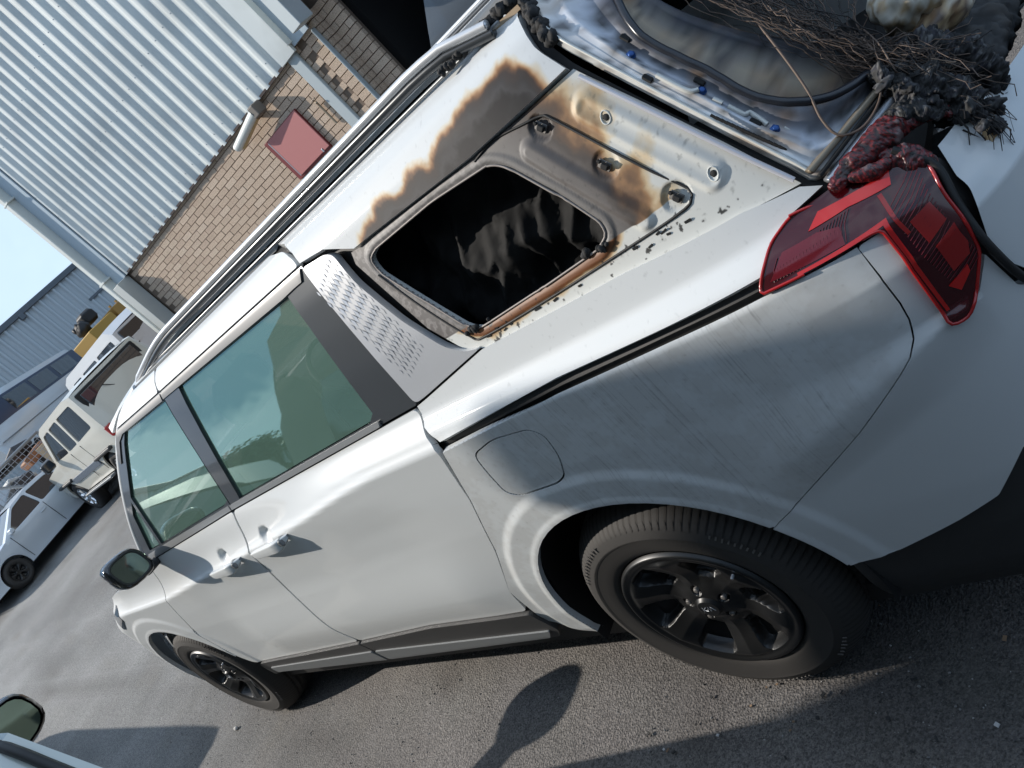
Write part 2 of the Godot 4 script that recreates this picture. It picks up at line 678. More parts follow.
const OPENING := [-.129, 1.537, -.095, 1.547, .143, 1.549, .315, 1.536, .350, 1.512, .425, 1.413, .470, 1.339, .468, 1.318, .438, 1.304, .270, 1.296, .062, 1.290, .031, 1.305, -.048, 1.405, -.124, 1.502]
const BUMPER := [.851, 1.115, .884, 1.112, .892, 1.061, .890, .944, .898, .924, .92, .920, .942, .940, .972, .985, .982, .90, 1.04, .862, 1.09, .85, 1.10, .70, 1.06, .66, .95, .645, .865, .632, .784, .547, .698, .514, .554, .465, .439, .455]
const TAILLIGHT := [.692, 1.130, .705, 1.150, .732, 1.177, .773, 1.192, .845, 1.190, .91, 1.180, .952, 1.155, .966, 1.127, .968, 1.097, .977, 1.052, .972, .998, .941, .944, .921, .924, .900, .928, .894, .944, .896, 1.061, .888, 1.117, .869, 1.121, .757, 1.126]

func arch(cx: float, r: float, from: float, to: float, n := 26) -> Array:
	var a := []
	for k in n + 1:
		var t := lerpf(from, to, float(k) / n)
		a.append_array([cx + r * cos(t), .369 + r * sin(t)])
	return a

func build_van() -> void:
	var van := thing("burnt_van", "white people carrier with burnt rear quarter window opening and melted tail light", "van")
	var gap := .0024
	# outer panels
	put("front_door", panel(inset(rounded(poly(FRONT_DOOR), .03), gap), [], .011, S()), M.paint, van)
	put("sliding_door", panel(inset(rounded(poly(SLIDE_DOOR), .02), gap), [], .011, S()), M.paint, van)
	var q := QUARTER_LOW.duplicate()
	q.append_array(arch(0, .445, .615, PI + .02))
	q.append_array([-.452, .30, -.50, .335, -.583, .415, -.549, .588, -.421, .758, -.311, .944])
	var flap := rounded(poly([-.172, 1.012, -.158, 1.066, -.062, 1.086, .055, 1.074, .078, 1.043, .064, .980, .024, .920, -.01, .908, -.15, .904, -.185, .93]), .03)
	var quarter := put("rear_quarter_panel", panel(inset(poly(q), .0014), [flap], .008, S(), .02, WEAR), M.wear, van)
	put("fuel_flap", panel(inset(flap, .0042), [], .012, S(-.0005), .012, WEAR), M.wear, quarter)
	put("upper_quarter_panel", panel(inset(poly(QUARTER_TOP), gap), [], .01, S(), .02, WEAR), M.wear, van)
	put("shoulder_panel", panel(inset(poly(QUARTER_MID), .001), [], .016, S(), .02, WEAR), M.wear, van)
	put("slide_rail_channel", panel(poly([-.235, 1.103, .197, 1.122, .495, 1.124, .70, 1.123, .70, 1.151, .504, 1.151, .211, 1.152, -.232, 1.132]), [], .03, S(-.024), 0.0), M.black, van)
	var fd := rounded(poly([-1.93, 1.632, -1.443, 1.629, -1.443, 1.690, -1.70, 1.690, -1.84, 1.668]), .012)
	put("front_door_header", panel(inset(fd, .002), [], .015, S(.002)), M.paint, van)
	var sd := rounded(poly([-1.437, 1.629, -1.437, 1.690, -.52, 1.694, -.43, 1.680, -.39, 1.655, -.374, 1.629]), .02)
	put("sliding_door_header", panel(inset(sd, .002), [], .015, S(.002)), M.paint, van)
	put("roof_side", panel(poly([-1.98, 1.632, -1.86, 1.672, -1.70, 1.694, -.52, 1.698, -.52, 1.708, -1.75, 1.706, -2.0, 1.655]), [], .02, S(), .01), M.paint, van)
	var fe := [-2.565, .972, -2.705, .745, -2.668, .52, -2.64, .40]
	fe.append_array(arch(-3.09, .445, .07, PI + .48))
	fe.append_array([-3.56, .17, -3.64, .40, -3.78, .60, -3.84, .86, -3.62, .98, -3.40, 1.035, -3.15, 1.075, -2.85, 1.10, -2.45, 1.150])
	var fender := put("front_fender", panel(inset(poly(fe), gap), [], .009, S()), M.paint, van)
	var hl := poly([-3.78, .90, -3.84, .86, -3.97, .80, -3.96, .70, -3.80, .62])
	put("lamp_corner", panel(rounded(poly([-3.44, .965, -3.31, 1.015, -3.27, .94, -3.40, .875]), .02), [], .015, S(.003), .006), M.dark_glass, fender)
	put("headlight", panel(hl, [], .02, S(.002)), M.dark_glass, van)
	put("front_bumper", panel(poly([-3.645, .395, -3.79, .60, -3.96, .69, -4.02, .60, -4.02, .22, -3.58, .20]), [], .025, S()), M.paint, van)
	var bm := rounded(poly(BUMPER), .006)
	var be := []
	for k in bm:
		be.append_array([k.x, k.y])
	be.append_array(arch(0, .4449, .2, .6, 8))
	be.append_array([.378, .626, .468, .676, .674, .805, .795, .889, .822, .910, .840, .934, .850, .966, .854, 1.0, .854, 1.057])
	put("rear_bumper", panel(inset(poly(be), .0012), [], .009, S()), M.paint, van)
	put("bumper_valance", panel(poly([.40, .20, .43, .45, .554, .468, .698, .517, .784, .55, .865, .636, .95, .65, 1.09, .665, 1.09, .28, .9, .22]), [], .03, S(-.02), 0.0), M.plastic, van)
	# sill cladding, a dark upper and a grey lower strip on each door
	for d in [[-2.56, .441, -1.592, .470, -1.592, .316, -2.585, .343], [-1.584, .471, -1.067, .496, -.714, .480, -.578, .474, -.57, .365, -.61, .322, -1.584, .318]]:
		var cl := put("sill_cladding", panel(rounded(poly(d), .012), [], .02, S(.012), .03), M.plastic, van)
		var e: Array = [d[0] + .03, .398, -1.60, .405, -1.60, .327, d[0] + .02, .352] if d[0] < -2 else [-1.576, .405, -.60, .372, -.64, .331, -1.576, .330]
		put("cladding_strip", panel(rounded(poly(e), .01), [], .02, S(.018), .008), M.grey_plastic, cl)
	# windows
	var frame1 := poly([-2.44, 1.153, -1.456, 1.190, -1.452, 1.207, -1.436, 1.400, -1.427, 1.626, -1.93, 1.629, -2.05, 1.56, -2.36, 1.33])
	var frame2 := poly([-1.447, 1.190, -.268, 1.213, -.262, 1.218, -.302, 1.38, -.366, 1.625, -1.422, 1.626, -1.431, 1.4])
	put("front_window_frame", panel(frame1, [poly(GLASS_FRONT), poly(GLASS_SAIL)], .02, S(-.002), .016), M.trim, van)
	put("slider_window_frame", panel(frame2, [poly(GLASS_SLIDER)], .02, S(-.002), .016), M.trim, van)
	put("front_door_glass", panel(poly(GLASS_FRONT), [], .03, S(-.011), 0.0), M.glass, van)
	put("sail_glass", panel(poly(GLASS_SAIL), [], .03, S(-.011), 0.0), M.glass, van)
	put("slider_glass", panel(poly(GLASS_SLIDER), [], .03, S(-.011), 0.0), M.glass, van)
	put("belt_moulding", panel(poly([-2.42, 1.154, -1.457, 1.190, -1.457, 1.207, -2.2, 1.188, -2.36, 1.182]), [], .02, S(.005), .012), M.satin, van)
	put("belt_moulding", panel(poly([-1.446, 1.190, -.44, 1.209, -.43, 1.224, -.47, 1.224, -1.446, 1.207]), [], .02, S(.005), .012), M.satin, van)
	put("window_top_trim", panel(poly([-1.885, 1.607, -1.437, 1.602, -1.434, 1.624, -1.93, 1.627, -2.0, 1.588, -2.06, 1.54, -2.05, 1.526, -1.95, 1.592]), [], .02, S(.003), .008), M.trim_grey, van)
	put("window_top_trim", panel(poly([-1.424, 1.604, -.50, 1.596, -.44, 1.598, -.392, 1.598, -.372, 1.6235, -1.424, 1.624]), [], .02, S(.003), .008), M.trim_grey, van)
	# the silver panel with its relief of rhombs
	var dia := put("diamond_panel", panel(inset(rounded(poly(DIAMOND), .02), .0015), [], .015, S(.003)), M.silver, van)
	var rh := MB.new()
	for r in 17:
		for k in 8:
			var u := r / 16.0
			var ax := Vector2(-.300, 1.572).lerp(Vector2(-.172, 1.285), u)
			var o2 := (k - 3.5) * .0150 + (.0075 if r % 2 else 0.0)
			var cx := ax.x + o2 * .95
			var cy := ax.y + o2 * .40
			var fade := clampf(minf(minf(r + 1, 17 - r) / 4.0, (8.6 - absf(k - 3.5) * 2.0) / 4.0), 0, 1)
			fade *= 1.0 - .5 * sst(.55, 1.0, u)
			if fade < .2:
				continue
			var along := Vector2(.146, -.287).normalized()
			var across := Vector2(.95, .40).normalized()
			var hlen := .0175 * sqrt(fade)
			var hw := .0070 * sqrt(fade)
			var c3 := []
			var tip := .0010 * fade * (1.0 if r % 2 == 0 else -1.0)
			for rq in [along * hlen, across * hw, along * -hlen, across * -hw]:
				var up: float = .0043 + tip * signf(rq.dot(across)) * (1.0 if absf(rq.dot(across)) > .003 else 0.0)
				c3.append(skin(cx + rq.x, cy + rq.y, up))
			rh.quad(c3[0], c3[1], c3[2], c3[3])
	var rhombs := put("rhomb_relief", rh, M.silver, dia)
	rhombs.set_meta("kind", "stuff")
	# the recess where the window was: pressed ribs, sealant, brackets, the opening and what is left behind it
	var rs := func(x, y):
		var p := Vector2(x, y)
		var o := -.012
		o += .007 * capsule(p, Vector2(.548, 1.507), Vector2(.688, 1.302), .021, .008)
		o -= .004 * capsule(p, Vector2(.548, 1.507), Vector2(.688, 1.302), .010, .008)
		o += .008 * capsule(p, Vector2(.412, 1.508), Vector2(.548, 1.305), .016, .008)
		o += .0035 * (1.0 - sst(.003, .012, absf(ring_distance(p, HOLE) - .012)))
		o -= .004 * capsule(p, Vector2(.531, 1.415), Vector2(.536, 1.41), .020, .004)
		o -= .006 * capsule(p, Vector2(.615, 1.306), Vector2(.622, 1.304), .022, .004)
		o -= .006 * capsule(p, Vector2(.450, 1.530), Vector2(.456, 1.524), .018, .004)
		return skin(x, y, o)
	var rec := put("window_recess", panel(poly(RECESS), [HOLE], .0042, rs, .015, WEAR), M.bare, van)
	var seal := []
	for p in [Vector2(.29, 1.556), Vector2(.35, 1.563), Vector2(.43, 1.550), Vector2(.462, 1.542), Vector2(.480, 1.53), Vector2(.591, 1.376), Vector2(.636, 1.312), Vector2(.644, 1.299), Vector2(.638, 1.286), Vector2(.594, 1.281), Vector2(.464, 1.278), Vector2(.28, 1.272), Vector2(.06, 1.270), Vector2(.02, 1.285), Vector2(-.055, 1.385), Vector2(-.13, 1.50)]:
		seal.append(rs.call(p.x, p.y) + Vector3(0, 0, .001))
	var sb := MB.new()
	sb.tube(resample(seal, 80), .0026, 6)
	put("sealant_bead", sb, M.black, rec)
	var bits := MB.new()
	for k in 15:
		var u := rng.randf()
		var x := lerpf(.03, .66, u)
		var y := 1.262 + rng.randf() * .012
		bits.box(rs.call(x, y) + Vector3(0, 0, .001), Vector3(rng.randf_range(.006, .022), rng.randf_range(.003, .006), .002), 0, Basis(Vector3.FORWARD, rng.randf_range(-.3, .3)))
	put("sealant_scraps", bits, M.black, rec)
	for p in [Vector2(.454, 1.527), Vector2(.531, 1.413), Vector2(.618, 1.305)]:
		var o: Vector3 = rs.call(p.x, p.y)
		var tilt := Basis(Vector3.RIGHT, -.35) * Basis(Vector3.FORWARD, .9)
		var mb := MB.new()
		mb.box(o + Vector3(0, 0, .003), Vector3(.026, .017, .004), .0015, tilt)
		var br := put("clip_bracket", mb, M.dull_steel, rec)
		mb = MB.new()
		mb.box(o + tilt * Vector3(.005, 0, .010), Vector3(.016, .012, .010), .003, tilt)
		mb.box(o + tilt * Vector3(-.010, .003, .008), Vector3(.008, .007, .006), .002, tilt)
		put("burnt_clip", mb, M.soot, br)
	for p in [Vector2(.574, 1.473), Vector2(.692, 1.303)]:
		var mb := MB.new()
		var pts := []
		for k in 13:
			var a := TAU * k / 12
			pts.append(rs.call(p.x + cos(a) * .009, p.y + sin(a) * .011) + Vector3(0, 0, .0))
		mb.tube(pts, .0016, 5)
		put("hole_rim", mb, M.primer, rec)
		mb = MB.new()
		mb.lathe([Vector2(0, 0), Vector2(.0062, 0), Vector2(.0063, -.004)], 12, rs.call(p.x, p.y) + Vector3(0, 0, .0015), Basis(Vector3.RIGHT, -.35))
		put("fixing_hole", mb, M.soot, rec)
	var lip := []
	for p in HOLE:
		lip.append(rs.call(p.x, p.y) + Vector3(0, 0, .002 + soot.get_noise_2d(p.x * 900, p.y * 900) * .003))
	lip.append(lip[0])
	var lp := MB.new()
	lp.tube(resample(lip, 150), .0024, 6)
	put("opening_lip", lp, M.burnt_lip, rec)
	var fl := []
	for p in [Vector2(.566, 1.550), Vector2(.641, 1.446), Vector2(.726, 1.325), Vector2(.796, 1.226)]:
		fl.append(skin(p.x, p.y, -.003))
	var fm := MB.new()
	fm.tube(resample(fl, 24), .005, 6)
	put("gap_flange", fm, M.steel_blue, rec)
	# charred lining seen through the opening
	var rows := []
	var fold := noise(21, .9, 2)
	for r in 70:
		var row := []
		for k in 90:
			var x := lerpf(-.25, .62, k / 89.0)
			var y := lerpf(1.05, 1.62, r / 69.0)
			var d := .10 + .05 * sst(.2, .6, x) + .10 * absf(fold.get_noise_2d(x * 2.6 + y, y * 2.0)) + .045 * absf(fold.get_noise_2d(x * 7 + 40, y * 5 - x * 3)) + .006 * absf(fold.get_noise_2d(x * 24, y * 20)) + .0015 * fold.get_noise_2d(x * 90, y * 90)
			row.append(Vector3(x, y, P(y) - d))
		rows.append(row)
	var lin := MB.new()
	lin.grid(rows)
	put("charred_lining", lin, M.lining, van)
	var crumbs := MB.new()
	for k in 16:
		var x := rng.randf_range(.02, .10) if k < 8 else rng.randf_range(.40, .47)
		crumbs.lump(rs.call(x, 1.292 + rng.randf() * .008 + (.01 if k >= 8 else 0.0)) + Vector3(0, .0, .004), Vector3.ONE * rng.randf_range(.004, .010), soot, .5, 5, [g(.01), g(.02), g(.006)])
	put("charred_crumbs", crumbs, M.char, rec)
	build_tail(van)
	build_top(van)
	build_inside(van)
	build_fittings(van)
	for w in [Vector3(0, .369, .90), Vector3(-3.09, .369, .90), Vector3(0, .369, -.90), Vector3(-3.09, .369, -.90)]:
		build_wheel(van, w)

func build_tail(van: Node3D) -> void:
	# tail light
	var lamp := put("tail_light", panel(rounded(poly(TAILLIGHT), .008), [], .01, S(.010), .03), M.lens, van)
	var edge := []
	for p in rounded(poly(TAILLIGHT), .012):
		if not (p.y > 1.148 and p.x > .80):
			edge.append(p)
	var ring := []
	# walk the rim from the melted corner round the point and back up
	var start := 0
	for k in edge.size():
		if edge[k].distance_to(edge[(k + 1) % edge.size()]) > .06:
			start = k + 1
	for k in edge.size():
		var p: Vector2 = edge[(start + k) % edge.size()]
		ring.append(skin(p.x, p.y, .010))
	var rm := MB.new()
	rm.tube(resample(ring, 110), .0030, 7)
	put("red_rim", rm, M.lens_rim, lamp)
	var ribs := MB.new()
	for k in 26:
		var u := k / 25.0
		var bx := lerpf(.905, .928, u)
		var by := lerpf(1.13, .972, u)
		ribs.tube([skin(bx, by, .0115), skin(bx + .026, by + .012, .0115), skin(bx + .044, by + .024, .0115)], .0008, 4)
	for k in 22:
		var bx := lerpf(.722, .84, k / 21.0)
		ribs.tube([skin(bx, 1.136 - k * .0003, .0115), skin(bx + .006, 1.150, .0115), skin(bx + .016, 1.160, .0115)], .0008, 4)
	put("lens_ribs", ribs, M.lens_maroon, lamp).set_meta("kind", "stuff")
	var els := [
		["red_bar", M.lens_red, [.794, 1.166, .814, 1.178, .900, 1.166, .918, 1.170, .916, 1.150, .856, 1.162]],
		["maroon_block", M.lens_maroon, [.716, 1.139, .748, 1.163, .806, 1.160, .838, 1.151, .838, 1.129]],
		["red_square", M.lens_mid, [.922, 1.101, .951, 1.104, .960, 1.071, .931, 1.061]],
		["red_square", M.lens_mid, [.936, 1.051, .966, 1.061, .968, 1.025, .962, 1.007, .936, 1.000]],
		["red_point", M.lens_red, [.921, .984, .953, .995, .951, .983, .930, .966]],
		["red_fin", M.lens_mid, [.896, 1.151, .902, 1.150, .918, 1.089, .913, 1.089]],
		["inner_band", M.lens_red, [.900, .95, .905, .95, .906, 1.06, .898, 1.125, .76, 1.132, .76, 1.128, .892, 1.120, .900, 1.06]],
	]
	for e in els:
		put(e[0], panel(poly(e[2]), [], .012, S(.0125), .004), e[1], lamp)
	# its melted top, running over the corner
	var mel := MB.new()
	var mcol := [Color(.012, .006, .007), Color(.022, .005, .007), Color(.06, .005, .007), Color(.15, .008, .009), Color(.06, .005, .008), Color(.02, .009, .011), Color(.17, .012, .012), Color(.05, .02, .022), Color(.13, .09, .09)]
	var path := [Vector3(.845, 1.192, .855), Vector3(.885, 1.197, .815), Vector3(.925, 1.198, .775), Vector3(.955, 1.192, .745), Vector3(.985, 1.172, .72), Vector3(1.005, 1.150, .72)]
	crust(mel, path, .024, .006, 150, 40, mcol, 71)
	crust(mel, [Vector3(.905, 1.185, .80), Vector3(.935, 1.165, .80), Vector3(.955, 1.145, .80), Vector3(.968, 1.120, .80)], .022, .005, 110, 34, mcol, 72)
	crust(mel, [Vector3(.870, 1.192, .842), Vector3(.905, 1.176, .828), Vector3(.925, 1.172, .81)], .012, .004, 60, 20, mcol, 73)
	put("melted_plastic", mel, M.melt, lamp)
	# tailgate: outer skin below, burnt inner frame with the lost window above
	var tg := func(z, y): return Vector3(tail_x(z, y) + .002, y, z)
	var sk := panel(poly([.828, .905, .845, .95, .846, 1.0, .836, 1.05, .803, 1.095, .765, 1.135, .70, 1.135, .6, 1.115, .5, 1.10, .5, .62, .75, .62]), [], .005, tg, .0)
	panel(poly([.4995, 1.10, -.6, 1.10, -.73, 1.10, -.79, 1.075, -.838, 1.0, -.825, .905, -.75, .62, .4995, .62]), [], .03, tg, .0, Rect2(), null, sk)
	put("tailgate_skin", sk, M.paint, van)
	var sill := MB.new()
	crust(sill, [Vector3(.965, 1.145, .70), Vector3(1.0, 1.14, .60), Vector3(1.02, 1.135, .45), Vector3(1.03, 1.13, 0), Vector3(1.02, 1.135, -.45), Vector3(.965, 1.145, -.70)], .075, .010, 200, 40, [g(.012), g(.02), g(.03), g(.05), Color(.05, .045, .04)], 81)
	put("burnt_gate_sill", sill, M.char, van)
	var O := resample([Vector3(.47, 1.715, .50), Vector3(.505, 1.695, .60), Vector3(.548, 1.632, .685), Vector3(.607, 1.545, .723), Vector3(.714, 1.384, .774), Vector3(.800, 1.252, .810), Vector3(.832, 1.205, .816), Vector3(.885, 1.205, .765), Vector3(.945, 1.215, .67)], 60)
	var I := resample([Vector3(.60, 1.69, .45), Vector3(.635, 1.625, .58), Vector3(.660, 1.560, .668), Vector3(.683, 1.506, .700), Vector3(.735, 1.428, .722), Vector3(.778, 1.357, .744), Vector3(.816, 1.316, .748), Vector3(.862, 1.28, .733), Vector3(.899, 1.263, .705), Vector3(.938, 1.250, .64)], 60)
	var W := resample([Vector3(.63, 1.67, .42), Vector3(.66, 1.61, .54), Vector3(.692, 1.57, .60), Vector3(.733, 1.506, .625), Vector3(.797, 1.424, .635), Vector3(.859, 1.351, .632), Vector3(.905, 1.296, .612), Vector3(.935, 1.262, .56)], 60)
	for s in [1.0, -1.0]:
		var rows := []
		var cols := []
		var prs := [[O, I, 0.0, -.02], [O, I, 0.0, .004], [O, I, .08, .006], [O, I, .2, .002], [O, I, .30, .010], [O, I, .38, .011], [O, I, .5, .002], [O, I, .62, .0], [O, I, .72, .004], [O, I, .80, .010], [O, I, .9, .014], [O, I, 1.0, .010], [I, W, .08, -.012], [I, W, .22, -.022], [I, W, .45, -.016], [I, W, .65, -.014], [I, W, .8, -.004], [I, W, .92, .002], [I, W, 1.0, -.006], [I, W, 1.04, -.05]]
		for q in prs:
			var row := []
			var crow := []
			for k in 60:
				var p: Vector3 = q[0][k].lerp(q[1][k], q[2])
				var o: float = q[3]
				p += Vector3(.72, .45, .5).normalized() * o
				row.append(Vector3(p.x, p.y, p.z * s))
				var t: float = q[2] if q[0] == O else 1.0 + q[2]
				var a := soot.get_noise_3d(p.x * 160, p.y * 160, t * 22)
				var b := soot.get_noise_3d(p.x * 1500, p.y * 1500, t * 130)
				var c := ramp(t + a * .16, [[0.0, Color(.72, .73, .72)], [.25, Color(.66, .68, .71)], [.52, Color(.44, .47, .53)], [.78, Color(.17, .18, .21)], [.9, Color(.05, .05, .06)], [1.1, Color(.06, .065, .08)], [1.35, Color(.33, .27, .19)], [1.6, Color(.22, .20, .17)], [1.85, Color(.05, .055, .07)], [2.1, Color(.02, .02, .022)]])
				var st := soot.get_noise_3d(p.x * 95 + 300, p.y * 95, p.z * 95)
				c = c.lerp(Color(.30, .19, .10), clampf((st - .10) * 2.2, 0, .65))
				c = c.lerp(Color(.035, .033, .035), clampf((-st - .14) * 3.0, 0, .85))
				if k < 14 and t < .75:
					c = c.lerp(Color(.66, .64, .58), (1.0 - k / 14.0) * .8)
				if k > 44:
					c = c.lerp(Color(.04, .04, .045), sst(44, 60, k) * .8)
				c = c.darkened(clampf(maxf(0, b - .1) * 1.6, 0, .7))
				crow.append(c)
			rows.append(row)
			cols.append(crow)
		var fm := MB.new()
		fm.grid(rows, cols)
		var fr := put("tailgate_frame", fm, M.burnt, van)
		if s > 0:
			for p in [Vector3(.662, 1.524, .722), Vector3(.735, 1.413, .753), Vector3(.806, 1.302, .784)]:
				var bt := MB.new()
				var tb := Basis.looking_at(Vector3(-.72, -.45, -.5))
				bt.lathe([Vector2(0, -.002), Vector2(.0045, -.002), Vector2(.0055, -.004), Vector2(.0055, -.007), Vector2(.0085, -.007), Vector2(.0088, -.009), Vector2(.0088, -.02)], 6, p, tb)
				put("blue_bolt", bt, M.blue, fr)
			var nrm := Vector3(.72, .45, .5).normalized()
			var ws := MB.new()
			ws.tube(I.slice(6, 60).map(func(w): return w + nrm * .012 + Vector3(0, 0, soot.get_noise_3dv(w * 300) * .003)), .0075, 8, 1.0, .8)
			put("gate_weatherstrip", ws, M.black_gloss_strip, fr)
			var eb := MB.new()
			eb.tube(O.slice(8, 46).map(func(w): return w + nrm * .004), .0028, 6)
			put("frame_edge", eb, M.bare_plain, fr)
			for sl in [[12, .70], [22, .72], [27, .16], [33, .70], [40, .45]]:
				var so := MB.new()
				var c0: Vector3 = O[sl[0]].lerp(I[sl[0]], sl[1]) + nrm * .0075
				var dir: Vector3 = (O[sl[0] + 1] - O[sl[0]]).normalized()
				so.box(c0, Vector3(.020, .006, .010), .002, Basis(dir, nrm, dir.cross(nrm)).orthonormalized())
				put("frame_slot", so, M.soot, fr)
			var strips := MB.new()
			for st in [[Vector3(.690, 1.478, .748), Vector3(.722, 1.430, .762), Vector3(.735, 1.420, .757)], [Vector3(.762, 1.372, .768), Vector3(.778, 1.345, .772), Vector3(.783, 1.345, .766), Vector3(.800, 1.315, .780)], [Vector3(.748, 1.395, .764), Vector3(.757, 1.381, .767)], [Vector3(.816, 1.294, .776), Vector3(.824, 1.280, .776)]]:
				strips.tube(resample(st.map(func(w): return w - Vector3(.72, .45, .5).normalized() * .0105), 12), .0045, 8)
			put("pressed_bead", strips, M.bare_plain, fr).set_meta("kind", "stuff")
			var nick := MB.new()
			for k in 14:
				var u := k / 13.0
				nick.box(Vector3(.737, 1.372, .786).lerp(Vector3(.800, 1.272, .800), u), Vector3(.004, .014, .003), 0, Basis(Vector3.BACK, .4))
			put("soot_tick", nick, M.soot, fr)
			# weatherstrip channels at the lower corner
			for w in [[Vector3(.822, 1.225, .825), Vector3(.965, 1.240, .655), .011, M.steel_tan], [Vector3(.842, 1.200, .835), Vector3(.975, 1.222, .668), .013, M.steel], [Vector3(.835, 1.214, .833), Vector3(.97, 1.236, .665), .006, M.soot]]:
				var ch := MB.new()
				ch.tube([w[0], w[0].lerp(w[1], .5) + Vector3(.004, .002, 0), w[1]], w[2], 8, .9, .5)
				put("weatherstrip_channel", ch, w[3], fr)
	# the roof-side hinge of charred seal, the drain edge
	var blk := MB.new()
	var sealp := resample([Vector3(.50, 1.725, .555), Vector3(.507, 1.70, .60), Vector3(.522, 1.663, .655), Vector3(.548, 1.625, .695)], 20)
	for k in 20:
		for j in 2:
			blk.lump(sealp[k] + Vector3(rng.randf_range(-.006, .006), rng.randf_range(-.006, .008), rng.randf_range(-.005, .005)), Vector3.ONE * rng.randf_range(.008, .014), soot, .6, 6, [g(.008), g(.015), g(.03)])
	put("charred_seal", blk, M.char, van)
	# charred lumps, a cream housing and burnt cables where the tail lamp of the gate was
	var ch := MB.new()
	var coal := [g(.008), g(.014), g(.02), g(.030), Color(.022, .022, .028), g(.10), g(.012)]
	crust(ch, [Vector3(.925, 1.262, .70), Vector3(.955, 1.238, .70), Vector3(.985, 1.205, .70), Vector3(1.01, 1.165, .70), Vector3(1.03, 1.12, .70)], .034, .016, 150, 44, coal, 74)
	crust(ch, [Vector3(.95, 1.25, .63), Vector3(.99, 1.215, .62), Vector3(1.03, 1.165, .62), Vector3(1.05, 1.10, .64)], .045, .020, 130, 44, coal, 75)
	crust(ch, [Vector3(.93, 1.215, .755), Vector3(.965, 1.200, .745), Vector3(1.0, 1.165, .735)], .020, .010, 100, 30, coal, 76)
	for k in 40:
		var p := Vector3(rng.randf_range(.945, 1.045), 0, rng.randf_range(.60, .75))
		p.y = 1.245 - (p.x - .945) * 1.25 + rng.randf_range(-.03, .025)
		ch.lump(p, Vector3(rng.randf_range(.006, .016), rng.randf_range(.005, .012), rng.randf_range(.006, .016)), soot, .8, 8, coal)
	put("charred_lump", ch, M.char, van)
	var hs := MB.new()
	hs.lump(Vector3(.985, 1.285, .50), Vector3(.06, .055, .09), noise(31, .02, 3), .22, 18, [Color(.60, .56, .46), Color(.66, .63, .55), Color(.40, .30, .18), Color(.62, .60, .52), Color(.20, .15, .10)])
	hs.lump(Vector3(1.00, 1.23, .50), Vector3(.06, .04, .08), noise(32, .02, 3), .22, 16, [Color(.25, .16, .09), Color(.40, .30, .18), Color(.12, .09, .07), Color(.5, .45, .36)])
	put("melted_housing", hs, M.housing, van)
	var cream := MB.new()
	cream.lump(Vector3(1.025, 1.085, .715), Vector3(.012, .022, .03), noise(33, .03, 3), .3, 10, [Color(.45, .30, .14), Color(.30, .18, .08), Color(.55, .42, .26)])
	put("scorched_patch", cream, M.housing, van)
	var wires := MB.new()
	var dark := MB.new()
	for k in 105:
		var a := Vector3(rng.randf_range(.72, .92), 0, rng.randf_range(.44, .64))
		a.y = lerpf(1.55, 1.29, (a.x - .74) / .18) + rng.randf_range(-.02, .03)
		var m1 := Vector3(rng.randf_range(.90, .95), rng.randf_range(1.255, 1.29), rng.randf_range(.60, .69))
		var m2 := Vector3(rng.randf_range(.96, 1.0), rng.randf_range(1.20, 1.26), rng.randf_range(.60, .70))
		var e := Vector3(rng.randf_range(1.0, 1.07), rng.randf_range(1.06, 1.24), rng.randf_range(.56, .75))
		var pts := resample([a, a.lerp(m1, .6) + Vector3(0, rng.randf_range(-.01, .02), .02), m1, m2, e], 26)
		for j in range(1, 26):
			pts[j] += Vector3(soot.get_noise_2d(j * 14.0, k * 60.0), soot.get_noise_2d(j * 14.0 + 500, k * 60.0), soot.get_noise_2d(j * 14.0 + 900, k * 60.0)) * rng.randf_range(.006, .022)
		(wires if k % 3 else dark).tube(pts, rng.randf_range(.0004, .0011), 4)
	for k in 44:
		var o := Vector3(rng.randf_range(1.0, 1.05), rng.randf_range(1.09, 1.15), rng.randf_range(.68, .74))
		var d := Vector3(rng.randf_range(-.01, .03), rng.randf_range(-.075, -.02), rng.randf_range(.0, .04))
		dark.tube([o, o + d * .5 + Vector3(.008, 0, .004), o + d], rng.randf_range(.0008, .002), 4, .4)
	var loop := resample([Vector3(.80, 1.47, .60), Vector3(.835, 1.395, .675), Vector3(.858, 1.315, .735), Vector3(.862, 1.268, .768), Vector3(.875, 1.236, .782), Vector3(.905, 1.222, .765), Vector3(.935, 1.235, .725), Vector3(.945, 1.27, .67), Vector3(.93, 1.30, .63)], 50)
	wires.tube(loop, .0022, 6)
	wires.tube(resample([Vector3(.93, 1.30, .60), Vector3(.955, 1.285, .66), Vector3(.965, 1.25, .70), Vector3(.96, 1.235, .68), Vector3(.93, 1.25, .66)], 24), .0014, 5)
	put("burnt_cables", wires, M.wire, van)
	put("charred_cables", dark, M.wire_dark, van)
	var seal := MB.new()
	seal.tube(resample([Vector3(.93, 1.18, .80), Vector3(.968, 1.13, .805), Vector3(.975, 1.07, .838), Vector3(.984, 1.0, .862), Vector3(.992, .90, .838), Vector3(1.01, .86, .80)], 40), .007, 6)
	put("gate_seal", seal, M.black, van)

